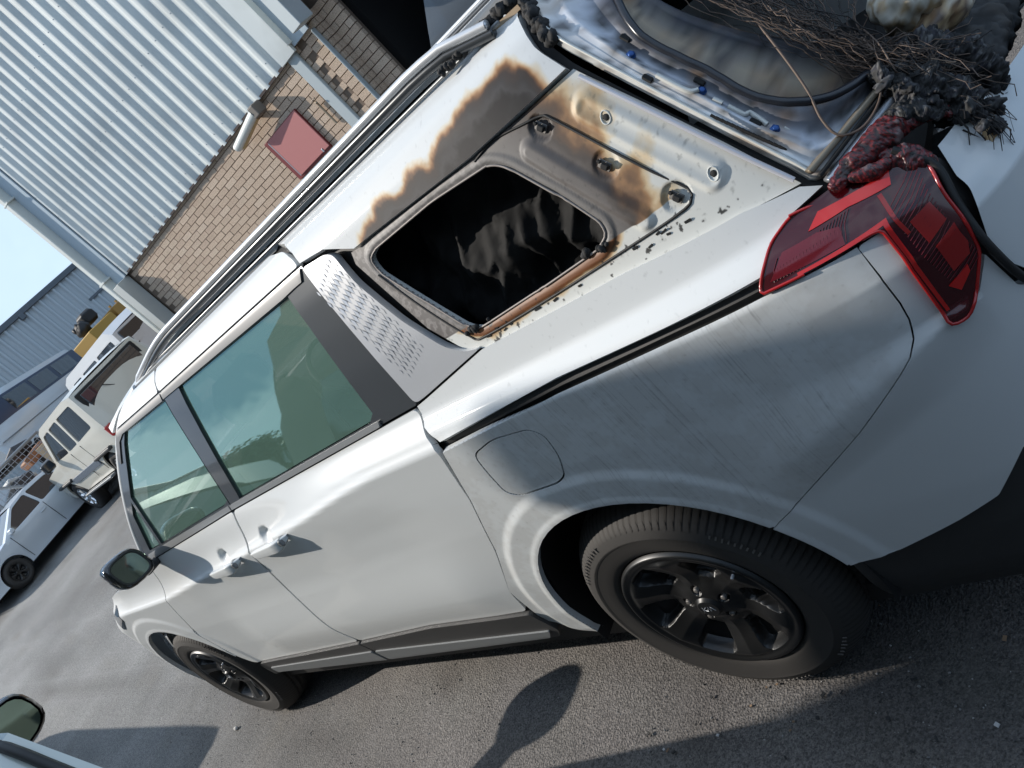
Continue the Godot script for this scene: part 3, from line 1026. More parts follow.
# a burnt, crumpled skin along a path
func crust(mb: MB, path: Array, r: float, rough: float, n: int, m: int, tints: Array, seed_: int) -> void:
	var nz := noise(seed_, .02, 5)
	var pts := resample(path, n)
	var rows := []
	var cols := []
	for k in n:
		var d: Vector3 = (pts[mini(k + 1, n - 1)] - pts[maxi(k - 1, 0)]).normalized()
		var out := Vector3(.62, .5, .6).normalized()
		out = (out - d * out.dot(d)).normalized()
		var across := d.cross(out)
		var ends := pow(maxf(0.0, sin(PI * (k + .5) / n)), .45)
		var row := []
		var crow := []
		for j in m:
			var a := lerpf(-PI * .75, PI * .75, float(j) / (m - 1))
			var p: Vector3 = pts[k] + (across * sin(a) + out * (cos(a) - .25) * .75) * r * ends
			var f := nz.get_noise_3dv(Vector3(p.x * 1500.0, p.y * 800.0, p.z * 1500.0))
			var h := absf(nz.get_noise_3dv(p * 900.0 + Vector3(900, 0, 0)))
			var f2 := nz.get_noise_3dv(p * 5200.0)
			p += (across * sin(a) + out * cos(a)) * rough * (f * .8 + (h - .25) * 1.6) + out * f2 * rough * .35
			row.append(p)
			crow.append(tints[clampi(int((f2 * .35 + f * 1.1 + h * .5 + .38) * tints.size()), 0, tints.size() - 1)])
		rows.append(row)
		cols.append(crow)
	mb.grid(rows, cols, 1.0)

func build_top(van: Node3D) -> void:
	var roof_f := func(x, z): return Vector3(x, 1.710 + .026 * (1.0 - pow(z / .66, 2)) - .06 * sst(-1.2, -1.9, x) - .02 * sst(.2, .5, x), z)
	var rc := func(x, z):
		var b := sst(.16, .40, x + soot.get_noise_2d(x * 60, z * 60) * .12)
		return Color(.58, .60, .60).lerp(Color(.50, .28, .13).lerp(Color(.62, .50, .36), .5 + .5 * soot.get_noise_2d(x * 200, z * 200)), b)
	put("roof", panel(poly([-1.92, -.63, -1.92, .63, .50, .63, .50, -.63]), [], .04, roof_f, .01, Rect2(), rc), M.paint_tinted, van)
	var sp := func(x, z): return Vector3(x, 1.695 - (x - .50) * .5, z)
	put("rear_header", panel(poly([.50, -.60, .50, .60, .63, .45, .66, 0, .63, -.45]), [], .04, sp, .03), M.steel_tan, van)
	for s in [1.0, -1.0]:
		var rail := MB.new()
		var pts := []
		var foot := []
		for k in 40:
			var u := k / 39.0
			var x := lerpf(-1.78, .44, u)
			var ends := sst(0, .05, u) * (1.0 - sst(.95, 1.0, u))
			var y: float = roof_f.call(x, .62).y + .016 + .020 * ends
			pts.append(Vector3(x, y + .004, s * (.655 - .03 * sst(-1.3, -1.9, x))))
			foot.append(Vector3(x, y - .014, s * (.653 - .03 * sst(-1.3, -1.9, x))))
		rail.tube(pts, .0105, 12, 1.0, .95)
		var rl := put("roof_rail", rail, M.chrome_rail, van)
		var ft := MB.new()
		ft.tube(foot, .011, 8, 1.0, 1.0)
		put("rail_base", ft, M.trim, rl)
		var ditch := MB.new()
		var dp := []
		for k in 30:
			var x := lerpf(-1.95, .46, k / 29.0)
			dp.append(Vector3(x, 1.704 - .05 * sst(-1.45, -1.95, x), s * (.650 - .0 * k)))
		ditch.tube(dp, .004, 8)
		put("roof_ditch_moulding", ditch, M.satin, van)
	var burnt := MB.new()
	for k in 34:
		var u := k / 33.0
		var p := Vector3(.30, 1.712, .675).lerp(Vector3(.50, 1.712, .60), u)
		burnt.lump(p + Vector3(rng.randf_range(-.005, .005), rng.randf_range(-.004, .006), rng.randf_range(-.004, .006)), Vector3.ONE * lerpf(.006, .013, u), soot, .6, 6, [g(.008), g(.014), g(.02), g(.05)])
	put("charred_rail_trim", burnt, M.char, van)
	# windscreen, bonnet, nose
	var rows := []
	for r in 9:
		var u := r / 8.0
		var row := []
		for k in 17:
			var a := lerpf(-1, 1, k / 16.0)
			var hw := lerpf(.86, .66, u)
			var x := lerpf(-2.95, -1.90, u) + .42 * a * a * lerpf(1.0, .35, u)
			row.append(Vector3(x, lerpf(1.12, 1.665, u), a * hw))
		rows.append(row)
	var ws := MB.new()
	ws.grid(rows)
	put("windscreen", ws, M.glass, van)
	for s in [1.0, -1.0]:
		var pl := MB.new()
		pl.tube(resample([Vector3(-2.50, 1.130, s * .90), Vector3(-2.35, 1.325, s * .84), Vector3(-2.12, 1.515, s * .77), Vector3(-1.90, 1.635, s * .715), Vector3(-1.7, 1.685, s * .66)], 24), .020, 10, .8)
		put("windscreen_pillar", pl, M.paint, van)
	rows = []
	for r in 12:
		var u := r / 11.0
		var row := []
		for k in 17:
			var a := lerpf(-1, 1, k / 16.0)
			var x := lerpf(-2.62, -3.86, u) - .16 * (1.0 - a * a) * u - (1.0 - a * a) * .3 * (1.0 - u)
			row.append(Vector3(x, lerpf(1.125, .93, pow(u, 1.6)) + .035 * (1.0 - a * a), a * (Z(x, 1.09) - .02) if x > -3.85 else a * .62))
		rows.append(row)
	var hd := MB.new()
	hd.grid(rows)
	put("bonnet", hd, M.paint, van)
	rows = []
	for r in 10:
		var y := lerpf(.26, .92, r / 9.0)
		var row := []
		for k in 15:
			var a := lerpf(-1, 1, k / 14.0)
			row.append(Vector3(-4.03 + .22 * pow(absf(a), 2.5) + .06 * sst(.6, .95, y), y, a * .80))
		rows.append(row)
	var ns := MB.new()
	ns.grid(rows)
	put("nose_panel", ns, M.plastic, van)

func build_inside(van: Node3D) -> void:
	# dark inner shell behind the gaps, floor and the far side
	var outer := poly([-2.44, .26, -2.70, .46, -2.72, .75, -2.46, 1.15, -2.36, 1.32, -1.93, 1.62, -1.8, 1.69, .48, 1.70, .55, 1.57, .80, 1.21, .97, 1.12, 1.05, .92, 1.05, .68, .86, .62, .55, .45, .455, .369])
	var ar := arch(0, .452, 0.0, PI)
	for k in range(0, ar.size(), 2):
		outer.append(Vector2(ar[k], ar[k + 1]))
	outer.append(Vector2(-.46, .28))
	var holes := [inset(poly(GLASS_FRONT), -.012), inset(poly([-2.35, 1.185, -2.205, 1.19, -2.19, 1.40, -2.27, 1.35]), -.004), inset(poly(GLASS_SLIDER), -.012), inset(HOLE, -.03)]
	put("inner_shell", panel(outer, holes, .04, S(-.034), 0.0), M.black, van)
	var fo := poly([-4.0, .26, -2.44, .26, -.46, .26, -.455, .369, .455, .369, .55, .45, .86, .62, 1.08, .66, 1.08, .90, .97, 1.13, .80, 1.21, .55, 1.57, .50, 1.70, -1.75, 1.704, -1.98, 1.64, -2.36, 1.32, -2.46, 1.15, -3.1, 1.08, -3.8, .90, -4.0, .7])
	var far_arch := circle(-3.09, .369, .445)
	var far_arch2 := circle(0, .369, .445)
	var rear_win := poly([-.30, 1.25, .62, 1.27, .50, 1.56, -.36, 1.57])
	put("far_side_panel", panel(fo, [far_arch, far_arch2, poly(GLASS_FRONT), poly(GLASS_SLIDER), rear_win], .05, S_far(), .02), M.paint, van)
	put("far_window", panel(rear_win, [], .05, S_far(-.008), 0.0), M.dark_glass, van)
	for gl in [GLASS_FRONT, GLASS_SLIDER]:
		put("far_window", panel(poly(gl), [], .05, S_far(-.008), 0.0), M.glass, van)
	var fl := MB.new()
	fl.box(Vector3(-1.4, .24, 0), Vector3(3.6, .06, 1.72))
	fl.box(Vector3(.75, .42, 0), Vector3(.6, .06, 1.5))
	fl.box(Vector3(-3.55, .40, 0), Vector3(.75, .30, 1.5))
	put("floor_pan", fl, M.black, van)
	var hd := MB.new()
	hd.box(Vector3(-.75, 1.675, 0), Vector3(2.3, .02, 1.28))
	put("headlining", hd, M.cloth, van)
	var soot_box := MB.new()
	soot_box.box(Vector3(-.35, .9, 0), Vector3(.02, 1.2, 1.1))
	soot_box.box(Vector3(.35, .98, 0), Vector3(1.0, .02, 1.1))
	put("burnt_load_bay", soot_box, M.soot, van)
	for cx in [0.0, -3.09]:
		for s in [1.0, -1.0]:
			var lin := MB.new()
			var rows := []
			for r in 2:
				var row := []
				for k in 25:
					var a := lerpf(-.2, PI + .2, k / 24.0)
					row.append(Vector3(cx + .455 * cos(a), .369 + .455 * sin(a), s * ((.93 if cx > -1 else .84) if r == 0 else .55)))
				rows.append(row)
			lin.grid(rows)
			var back := MB.new()
			put("arch_liner", lin, M.black, van)
			back.lathe([Vector2(0, .55 * s), Vector2(.46, .55 * s)], 24, Vector3(cx, .369, 0))
			put("arch_back", back, M.black, van)
	# seats
	for sx in [-2.0, -1.0]:
		for sz in [.45, -.45]:
			var seat := piece("seat", van)
			var mb := MB.new()
			mb.box(Vector3(sx, .62, sz), Vector3(.50, .20, .50), .06)
			put("cushion", mb, M.cloth, seat)
			mb = MB.new()
			mb.box(Vector3(sx + .30, .98, sz), Vector3(.16, .66, .48), .06, Basis(Vector3.BACK, -.25))
			put("backrest", mb, M.cloth, seat)
			mb = MB.new()
			mb.box(Vector3(sx + .43, 1.40, sz), Vector3(.11, .20, .28), .05, Basis(Vector3.BACK, -.2))
			put("headrest", mb, M.cloth, seat)
	var dash := MB.new()
	dash.box(Vector3(-2.62, .98, 0), Vector3(.5, .26, 1.6), .08)
	put("dashboard", dash, M.plastic, van)
	var sw := MB.new()
	var pts := []
	for k in 25:
		var a := TAU * k / 24
		pts.append(Vector3(-2.28, 1.02, -.42) + Basis(Vector3.BACK, .45) * Vector3(0, .18 * cos(a), .18 * sin(a)))
	sw.tube(pts, .014, 8)
	put("steering_wheel", sw, M.plastic, van)

func build_fittings(van: Node3D) -> void:
	for hx in [Vector2(-1.325, 1.040), Vector2(-1.745, 1.022)]:
		var hn := MB.new()
		var rows := []
		var secs := [[-.150, .004, .004, .020], [-.146, .012, .008, .022], [-.10, .0165, .010, .030], [-.02, .019, .011, .037], [.06, .021, .012, .043], [.100, .022, .012, .046], [.128, .014, .010, .030], [.146, .006, .006, .012]]
		var z0 := P(hx.y - .02)
		for q in secs:
			var row := []
			for k in 17:
				var a := TAU * k / 16
				var cx: float = hx.x + q[0]
				var sx := signf(cos(a)) * pow(absf(cos(a)), .45)
				var sy := signf(sin(a)) * pow(absf(sin(a)), .45)
				row.append(Vector3(cx, hx.y + sy * q[1] + q[0] * .06, z0 + q[3] - .011 + q[2] * sx))
			rows.append(row)
		hn.grid(rows, [], -1.0)
		var h := put("door_handle", hn, M.paint, van)
		var ky := MB.new()
		ky.box(Vector3(hx.x + .118, hx.y + .008, z0 + .018), Vector3(.034, .030, .036), .008)
		ky.box(Vector3(hx.x - .135, hx.y - .008, z0 + .008), Vector3(.022, .020, .026), .006)
		put("handle_mount", ky, M.grey_plastic, h).set_meta("kind", "stuff")
	# door mirror
	var mr := piece("door_mirror", van)
	var sh := MB.new()
	var rows := []
	var C := Vector3(-2.30, 1.222, 1.026)
	var secs := [[.045, .86], [.040, .95], [.02, 1.0], [-.03, .97], [-.08, .82], [-.115, .55], [-.13, .2]]
	for q in secs:
		var row := []
		for k in 25:
			var a := TAU * k / 24
			var p: Vector2 = Vector2(signf(cos(a)) * pow(absf(cos(a)), .62), signf(sin(a)) * pow(absf(sin(a)), .62)) * q[1]
			row.append(C + Vector3(q[0] + .02 * p.x, p.y * .076 + p.x * .018 - .02 * (1.0 - q[1]), p.x * .088))
		rows.append(row)
	sh.grid(rows)
	put("mirror_housing", sh, M.gloss_black, mr)
	var ml := MB.new()
	var fan := []
	for k in 25:
		var a := TAU * k / 24
		var p := Vector2(signf(cos(a)) * pow(absf(cos(a)), .62), signf(sin(a)) * pow(absf(sin(a)), .62)) * .80
		fan.append(C + Vector3(.043 + .02 * p.x, p.y * .076 + p.x * .018, p.x * .088))
	var face := MB.new()
	for k in 24:
		var q3 := [face.vert(C + Vector3(.044, 0, 0), Vector3(.98, .05, .12).normalized()), face.vert(fan[k], Vector3(.98, .05, .12).normalized()), face.vert(fan[k + 1], Vector3(.98, .05, .12).normalized())]
		face.tri(q3[0], q3[1], q3[2])
	put("mirror_glass", face, M.mirror, mr)
	var bez := MB.new()
	bez.tube(fan, .006, 6)
	put("mirror_bezel", bez, M.plastic, mr)
	var arm := MB.new()
	arm.tube([Vector3(-2.33, 1.145, .90), Vector3(-2.335, 1.145, .945), Vector3(-2.31, 1.15, .985)], .028, 10, .9, .7)
	put("mirror_arm", arm, M.plastic, mr)

var wheel_source: Node3D

func build_wheel(van: Node3D, at: Vector3) -> void:
	if wheel_source:
		var w := wheel_source.duplicate()
		w.name = "wheel_001"
		while van.has_node(NodePath(String(w.name))):
			w.name = next_name(String(w.name))
		van.add_child(w, true)
		w.position = at
		w.rotation = Vector3(0, 0 if at.z > 0 else PI, .0 if at.x < -1 else 0.0)
		return
	var root := piece("wheel", van)
	wheel_source = root
	root.position = at
	var tread := func(a, k):
		if k < 10 or k > 25:
			return 0.0
		var f := fposmod(a * 108.0 / TAU + .12, 1.0)
		if k < 17 or k > 21:
			return -.008 if f < .30 else 0.0
		return -.006 if fposmod(f + .4, 1.0) < .16 else 0.0
	var pr := [Vector2(.222, .02), Vector2(.230, .040), Vector2(.238, .047), Vector2(.250, .050), Vector2(.268, .0535), Vector2(.290, .055), Vector2(.293, .057), Vector2(.297, .057), Vector2(.300, .0545), Vector2(.316, .050), Vector2(.328, .042), Vector2(.337, .032), Vector2(.346, .020), Vector2(.353, .008), Vector2(.3585, -.004), Vector2(.3625, -.016), Vector2(.3645, -.026), Vector2(.357, -.028), Vector2(.357, -.036), Vector2(.3665, -.038), Vector2(.368, -.055), Vector2(.360, -.057), Vector2(.360, -.067), Vector2(.369, -.069), Vector2(.369, -.10), Vector2(.361, -.102), Vector2(.366, -.16), Vector2(.352, -.18), Vector2(.30, -.195), Vector2(.232, -.18)]
	var ty := MB.new()
	ty.lathe(pr, 864, Vector3.ZERO, Basis(), tread)
	put("tyre", ty, M.rubber, root)
	var let := MB.new()
	for grp in [[.55, .95, 9], [2.0, 2.6, 12], [3.75, 4.05, 7], [4.35, 5.05, 16], [5.5, 5.8, 6]]:
		for k in grp[2]:
			var a: float = lerpf(grp[0], grp[1], float(k) / grp[2])
			var b := Basis(Vector3.BACK, a)
			let.box(b * Vector3(.318 + .001 * (k % 2), 0, .0515), Vector3(.010 + .003 * (k % 3 == 0 as int), .0042, .0022), 0, b * Basis(Vector3.UP, .28))
	put("sidewall_moulding", let, M.rubber_light, root)
	# rim: six pockets between broad spokes
	var rows := []
	for r in 58:
		var rad := .006 + .222 * r / 57.0
		var row := []
		for k in 289:
			var a := TAU * k / 288
			var d := fposmod(a + TAU / 12, TAU / 6) - TAU / 12
			var w := lerpf(.20, .275, sst(.09, .17, rad)) - .06 * sst(.175, .197, rad)
			var m := sst(.098 + .02 * absf(d), .103 + .02 * absf(d), rad) * (1.0 - sst(.190, .196, rad)) * (1.0 - sst(w - .03, w + .01, absf(d)))
			var ledge := sst(.118, .126, rad) * .65 + .35
			var z := .036 - .020 * sst(.04, .10, rad) * (1.0 - sst(.10, .2, rad)) + .012 * sst(.1, .2, rad)
			z += .009 * clampf((absf(d) - w) / (.5236 - w), 0, 1) * sst(.06, .10, rad) * (1.0 - sst(.19, .205, rad))
			z -= .036 * m * ledge
			z += .004 * sst(.206, .212, rad) + .002 * sst(.214, .218, rad) - .012 * sst(.222, .228, rad)
			z += .010 * (1.0 - sst(.030, .034, rad))
			for j in 5:
				var la := TAU * j / 5 + .3
				var q := Vector2(rad * cos(a), rad * sin(a)) - Vector2(cos(la), sin(la)) * .057
				z -= .012 * (1.0 - sst(.011, .014, q.length()))
			row.append(Vector3(rad * cos(a), rad * sin(a), z))
		rows.append(row)
	var rm := MB.new()
	rm.grid(rows, [], -1.0)
	put("rim", rm, M.rim, root)
	for j in 5:
		var la := TAU * j / 5 + .3
		var nt := MB.new()
		nt.lathe([Vector2(0, .034), Vector2(.006, .034), Vector2(.0085, .031), Vector2(.0085, .015)], 6, Vector3(cos(la), sin(la), 0) * .057)
		put("lug_nut", nt, M.dull_steel, root)
	var lg := MB.new()
	for st in [[Vector2(-.017, -.008), Vector2(-.014, .008)], [Vector2(-.015, .0), Vector2(-.004, .008)], [Vector2(-.015, .0), Vector2(-.005, -.008), Vector2(.002, .008), Vector2(.003, -.008)], [Vector2(.004, -.008), Vector2(.010, .008), Vector2(.017, -.008)]]:
		var pts := []
		for p in st:
			pts.append(Vector3(p.x, p.y, .0465))
		lg.tube(pts, .0011, 5)
	put("cap_emblem", lg, M.steel, root)
	var vs := MB.new()
	vs.lathe([Vector2(0, .062), Vector2(.004, .062), Vector2(.004, .03)], 8, Vector3(cos(.62), sin(.62), 0) * .196)
	put("valve_cap", vs, M.silver, root)

# ---------- the yard ----------
func gy(x: float) -> float:
	return .025 * clampf(-5.0 - x, 0.0, 12.0) + .11 * clampf(-17.0 - x, 0.0, 9.0)

func build_ground() -> void:
	var xs := [-160.0, -120.0, -90.0, -70.0, -55.0, -45.0, -38.0, -33.0, -29.0, -26.0]
	var x := -24.0
	while x < -7.0:
		xs.append(x)
		x += .5
	while x < 4.0:
		xs.append(x)
		x += .14
	xs.append_array([4.5, 5.5, 7.0, 10.0, 15.0, 25.0, 45.0, 80.0, 140.0])
	var zs := [-140.0, -90.0, -60.0, -40.0, -28.0, -20.0, -15.0, -12.0, -10.0, -8.0]
	var z := -7.0
	while z < -.6:
		zs.append(z)
		z += .4
	while z < 2.2:
		zs.append(z)
		z += .12
	zs.append_array([2.5, 3.0, 4.0, 6.0, 9.0, 14.0, 22.0, 40.0, 80.0, 140.0])
	var mb := MB.new()
	var n1 := noise(41, .35, 4)
	var n2 := noise(42, 1.6, 3)
	var n3 := noise(43, .9, 3)
	for i in xs.size():
		for k in zs.size():
			var px: float = xs[i]
			var pz: float = zs[k]
			var y := gy(px) + .006 * n2.get_noise_2d(px, pz)
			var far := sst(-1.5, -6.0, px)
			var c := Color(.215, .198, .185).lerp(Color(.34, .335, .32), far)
			var s := n1.get_noise_2d(px * 1.0, pz * 2.2)
			c = c * (1.0 + .42 * s + .26 * n2.get_noise_2d(px, pz))
			# worn pale streaks along the way vehicles take
			c = c.lerp(Color(.40, .39, .37), clampf(n3.get_noise_2d(px * .35, pz * 2.5) - .12, 0, .5) * .7)
			c = c.lerp(Color(.24, .215, .18), clampf(n2.get_noise_2d(px * .6 + 50, pz) - .25, 0, .5))
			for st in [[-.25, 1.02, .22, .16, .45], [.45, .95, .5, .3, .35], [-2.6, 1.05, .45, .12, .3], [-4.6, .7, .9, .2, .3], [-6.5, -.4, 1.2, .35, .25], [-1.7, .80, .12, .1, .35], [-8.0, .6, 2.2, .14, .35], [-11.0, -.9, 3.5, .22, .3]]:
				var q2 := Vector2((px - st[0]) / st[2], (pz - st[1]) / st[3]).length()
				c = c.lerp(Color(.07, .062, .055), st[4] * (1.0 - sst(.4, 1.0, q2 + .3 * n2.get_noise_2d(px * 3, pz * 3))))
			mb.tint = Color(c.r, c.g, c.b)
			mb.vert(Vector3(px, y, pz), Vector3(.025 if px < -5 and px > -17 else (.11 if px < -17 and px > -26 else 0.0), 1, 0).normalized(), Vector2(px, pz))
	var w := zs.size()
	for i in xs.size() - 1:
		for k in w - 1:
			var a: int = i * w + k
			mb.tri(a, a + 1, a + w + 1)
			mb.tri(a, a + w + 1, a + w)
	var grain := noise(51, .11, 2, FastNoiseLite.TYPE_CELLULAR)
	grain.cellular_return_type = FastNoiseLite.RETURN_DISTANCE
	var m := StandardMaterial3D.new()
	m.vertex_color_use_as_albedo = true
	m.roughness = .82
	m.uv1_scale = Vector3(1.2, 1.2, 1.2)
	var stones := noise(52, .13, 2, FastNoiseLite.TYPE_CELLULAR)
	stones.cellular_return_type = FastNoiseLite.RETURN_CELL_VALUE
	m.albedo_texture = noise_tex(stones, 1024, [[0.0, g(.58)], [.35, g(.80)], [.6, g(.92)], [.85, g(.98)], [1.0, Color(1, .98, .95)]])
	m.normal_enabled = true
	m.normal_scale = .55
	m.normal_texture = noise_tex(grain, 1024, [], 9.0)
	m.detail_enabled = true
	m.detail_blend_mode = BaseMaterial3D.BLEND_MODE_MUL
	m.detail_uv_layer = BaseMaterial3D.DETAIL_UV_1
	m.detail_albedo = noise_tex(noise(53, .3, 2, FastNoiseLite.TYPE_VALUE), 1024, [[0.0, g(.55)], [.5, g(.92)], [1.0, g(1.0)]])
	var o := put("ground", mb, m)
	o.set_meta("kind", "structure")
	# loose grit
	var grit := MB.new()
	grit.lump(Vector3.ZERO, Vector3(.5, .34, .42), noise(61, .01, 2), .3, 5)
	var mm := MultiMesh.new()
	mm.transform_format = MultiMesh.TRANSFORM_3D
	mm.use_colors = true
	mm.mesh = grit.mesh()
	var spots := []
	for k in 5200:
		var p := Vector3(rng.randf_range(-4.6, 1.2), 0, rng.randf_range(.55, 1.6))
		if n2.get_noise_2d(p.x * 1.5, p.z * 1.5) + rng.randf() * .5 < .12:
			continue
		spots.append(p)
	mm.instance_count = spots.size()
	for k in spots.size():
		var s: float = .0022 + .0065 * pow(rng.randf(), 5)
		mm.set_instance_transform(k, Transform3D(Basis.from_euler(Vector3(rng.randf() * 3, rng.randf() * 6, rng.randf() * 3)).scaled(Vector3.ONE * s), spots[k] + Vector3(0, s * .3, 0)))
		var l := rng.randf_range(.10, .34)
		mm.set_instance_color(k, Color(l, l * .97, l * .92))
	var mi := MultiMeshInstance3D.new()
	mi.name = "loose_gravel"
	mi.multimesh = mm
	mi.material_override = tinted(Color.WHITE, .9)
	mi.set_meta("kind", "stuff")
	tag(mi, "loose grit scattered over the asphalt beside the van", "gravel")
	add_child(mi, true)
	var ash := MB.new()
	for k in 110:
		var p := Vector3(rng.randf_range(-.5, 1.15), 0, rng.randf_range(.7, 1.5))
		ash.tint = g(.02) if rng.randf() < .6 else (g(.45) if rng.randf() < .5 else Color(.2, .13, .08))
		ash.box(p + Vector3(0, .0035 + .004, 0), Vector3(rng.randf_range(.003, .016), .002, rng.randf_range(.003, .010)), 0, Basis.from_euler(Vector3(rng.randf_range(-.3, .3), rng.randf() * 6, rng.randf_range(-.3, .3))))
	var af := put("ash_flakes", ash, M.char)
	af.set_meta("kind", "stuff")
	tag(af, "fallen ash flakes and chips on the asphalt beside the rear wheel", "ash")
	for q in [[Vector3(-3.62, 0, 1.02), .02, "pale pebble lying on the asphalt beyond the dark shadow"], [Vector3(-3.55, 0, .82), .013, "small white chip of litter lying near the front wheel"], [Vector3(-4.3, 0, .42), .012, "white speck of litter lying ahead of the front wheel"]]:
		var pb := MB.new()
		pb.lump(q[0] + Vector3(0, q[1] * .5, 0), Vector3(q[1], q[1] * .55, q[1] * .6), noise(66, .02, 2), .4, 7)
		tag(put("pebble", pb, mat(Color(.55, .53, .5), .9)), q[2], "pebble")

const BZ := -6.0

func corrugated(x0: float, x1: float, y0: float, y1: float, z: float, pitch: float, amp: float, rows_y := 2) -> MB:
	var n := int((x1 - x0) / pitch * 14)
	var rows := []
	for r in rows_y:
		var row := []
		for k in n + 1:
			var x := lerpf(x0, x1, float(k) / n)
			var s := sin(TAU * (x - x0) / pitch)
			row.append(Vector3(x, lerpf(y0, y1, float(r) / (rows_y - 1)), z + amp * clampf(asin(.995 * s) / 1.57 * 2.1, -1.0, 1.0)))
		rows.append(row)
	var mb := MB.new()
	mb.grid(rows)
	return mb

func brick_mesh(l: float, h: float, d: float) -> ArrayMesh:
	var mb := MB.new()
	mb.box(Vector3.ZERO, Vector3(l, h, d), .004)
	return mb.mesh()

func build_shed() -> void:
	var b := thing("brick_workshop", "tan brick workshop with pale corrugated cladding above, behind the van", "building", Vector3(0, 0, 0))
	var clad := mat(Color(.57, .61, .60), .5)
	clad.albedo_texture = noise_tex(noise(71, .006, 4), 512, [[0.0, g(.90)], [.6, g(1.0)], [1.0, g(1.0)]])
	clad.uv1_triplanar = true
	clad.uv1_scale = Vector3(.3, .3, .3)
	var blue := mat(Color(.36, .43, .48), .45, .1)
	var cream := mat(Color(.62, .64, .60), .5)
	put("corrugated_cladding", corrugated(-13.0, -6.58, 2.855, 9.2, -5.945, .28, .023), clad, b)
	var sc := MB.new()
	for y in [3.05, 4.25, 5.45]:
		for k in 23:
			sc.box(Vector3(-12.93 + k * .28, y, -5.918), Vector3(.014, .014, .008), .003)
	put("cladding_screws", sc, M.steel, b).set_meta("kind", "stuff")
	var mb := MB.new()
	mb.box(Vector3(-9.8, 2.872, -5.965), Vector3(6.46, .03, .07))
	put("cladding_closer", mb, mat(Color(.035, .022, .02), .8), b)
	mb = MB.new()
	mb.box(Vector3(-13.20, 6.0, -5.915), Vector3(.42, 6.3, .03), .004)
	put("corner_flashing", mb, blue, b)
	mb = MB.new()
	mb.box(Vector3(-13.50, 4.6, -5.84), Vector3(.16, 9.2, .20), .03)
	put("corner_downpipe", mb, cream, b)
	mb = MB.new()
	for y in [5.0, 3.05]:
		mb = MB.new()
		mb.box(Vector3(-13.47, y, -5.84), Vector3(.24, .03, .215), .004)
		put("pipe_bracket", mb, cream, b)
	mb = MB.new()
	mb.box(Vector3(-13.16, 1.42, -5.84), Vector3(.26, 2.86, .28), .01)
	put("corner_post", mb, mat(Color(.44, .46, .44), .6), b)
	# walls behind the bricks
	mb = MB.new()
	var mortar := mat(Color(.16, .12, .09), .95)
	mb.box(Vector3(-9.79, 4.6, BZ - .13), Vector3(7.32, 9.2, .24))
	mb.box(Vector3(-13.33, 4.6, BZ - 5.0), Vector3(.24, 9.2, 9.5))
	mb.box(Vector3(-5.97, 1.75, BZ - .085), Vector3(.31, 3.5, .06))
	mb.box(Vector3(-6.0, 1.75, BZ - .32), Vector3(.78, 3.5, .23))
	put("wall_core", mb, mortar, b)
	var kinds := []
	var tones := [Color(.52, .40, .30), Color(.55, .425, .32), Color(.49, .375, .28), Color(.53, .415, .315), Color(.505, .385, .29), Color(.57, .45, .345)]
	var grain := noise_tex(noise(72, .07, 4), 512, [[0.0, g(.55)], [.35, g(.88)], [.6, g(1.0)], [1.0, g(1.0)]])
	for t in tones:
		var m := mat(t, .92)
		m.albedo_texture = grain
		m.uv1_triplanar = true
		m.uv1_world_triplanar = true
		m.uv1_scale = Vector3(1.7, 1.7, 1.7)
		kinds.append(m)
	var full := brick_mesh(.2895, .0835, .06)
	var half := brick_mesh(.141, .0835, .06)
	var rest := MB.new()
	for r in 32:
		var y := 2.955 - r * .0925
		var off := 0.0 if r % 2 == 0 else .149
		for k in 23:
			var x := -12.98 + off + k * .2985 + .15
			if x + .15 > -6.0:
				continue
			if r < 11:
				var o := MeshInstance3D.new()
				o.mesh = full
				o.material_override = kinds[(k * 7 + r * 13 + (k * r) % 5) % kinds.size()]
				o.name = "brick" if b.get_node_or_null("brick") == null else "brick_%03d" % (r * 23 + k)
				o.position = Vector3(x, y, BZ - .023 + rng.randf_range(-.003, .002))
				b.add_child(o, true)
			else:
				rest.box(Vector3(x, y, BZ - .023), Vector3(.2895, .0835, .06), .004)
	var lower := put("lower_brickwork", rest, kinds[0], b)
	lower.set_meta("kind", "stuff")
	# pier between the pipes and the shaded brickwork set back beside the doorway
	var n := 300
	for r in 14:
		var y := 2.99 - r * .0925
		for j in 1:
			var rb := MeshInstance3D.new()
			rb.mesh = brick_mesh(.03, .0835, .080)
			rb.material_override = kinds[(r * 3 + j) % kinds.size()]
			rb.name = "brick_%03d" % n
			n += 1
			rb.position = Vector3(-5.812, y, BZ - .098)
			b.add_child(rb, true)
		for q in [[-6.12, -5.80, BZ - .023], [-6.30, -5.92, BZ - .17], [-5.92, -5.49, BZ - .17]]:
			var x0: float = q[0]
			var w: float = q[1] - q[0]
			var cuts := [0.0, .5, 1.0] if r % 2 else ([0.0, .3, 1.0] if r % 4 else [0.0, .72, 1.0])
			if q[2] > BZ - .1 or q[1] < -5.9:
				cuts = [0.0, 1.0]
			for j in cuts.size() - 1:
				var l: float = (cuts[j + 1] - cuts[j]) * w - .009
				var o := MeshInstance3D.new()
				o.mesh = brick_mesh(l, .0835, .06)
				o.material_override = kinds[(r * 5 + j * 3) % kinds.size()]
				o.name = "brick_%03d" % n
				n += 1
				o.position = Vector3(x0 + w * (cuts[j] + cuts[j + 1]) / 2, y, q[2])
				b.add_child(o, true)
	for q in [[-6.56, -6.28, BZ + .03, .06], [-5.92, -5.80, BZ + .04, .08]]:
		mb = MB.new()
		mb.box(Vector3((q[0] + q[1]) / 2, 1.45, q[2]), Vector3(q[1] - q[0] - .08, 2.85, q[3]), .02)
		put("downpipe", mb, mat(Color(.40, .45, .46), .5), b)
	# metalwork over the doorway corner
	mb = MB.new()
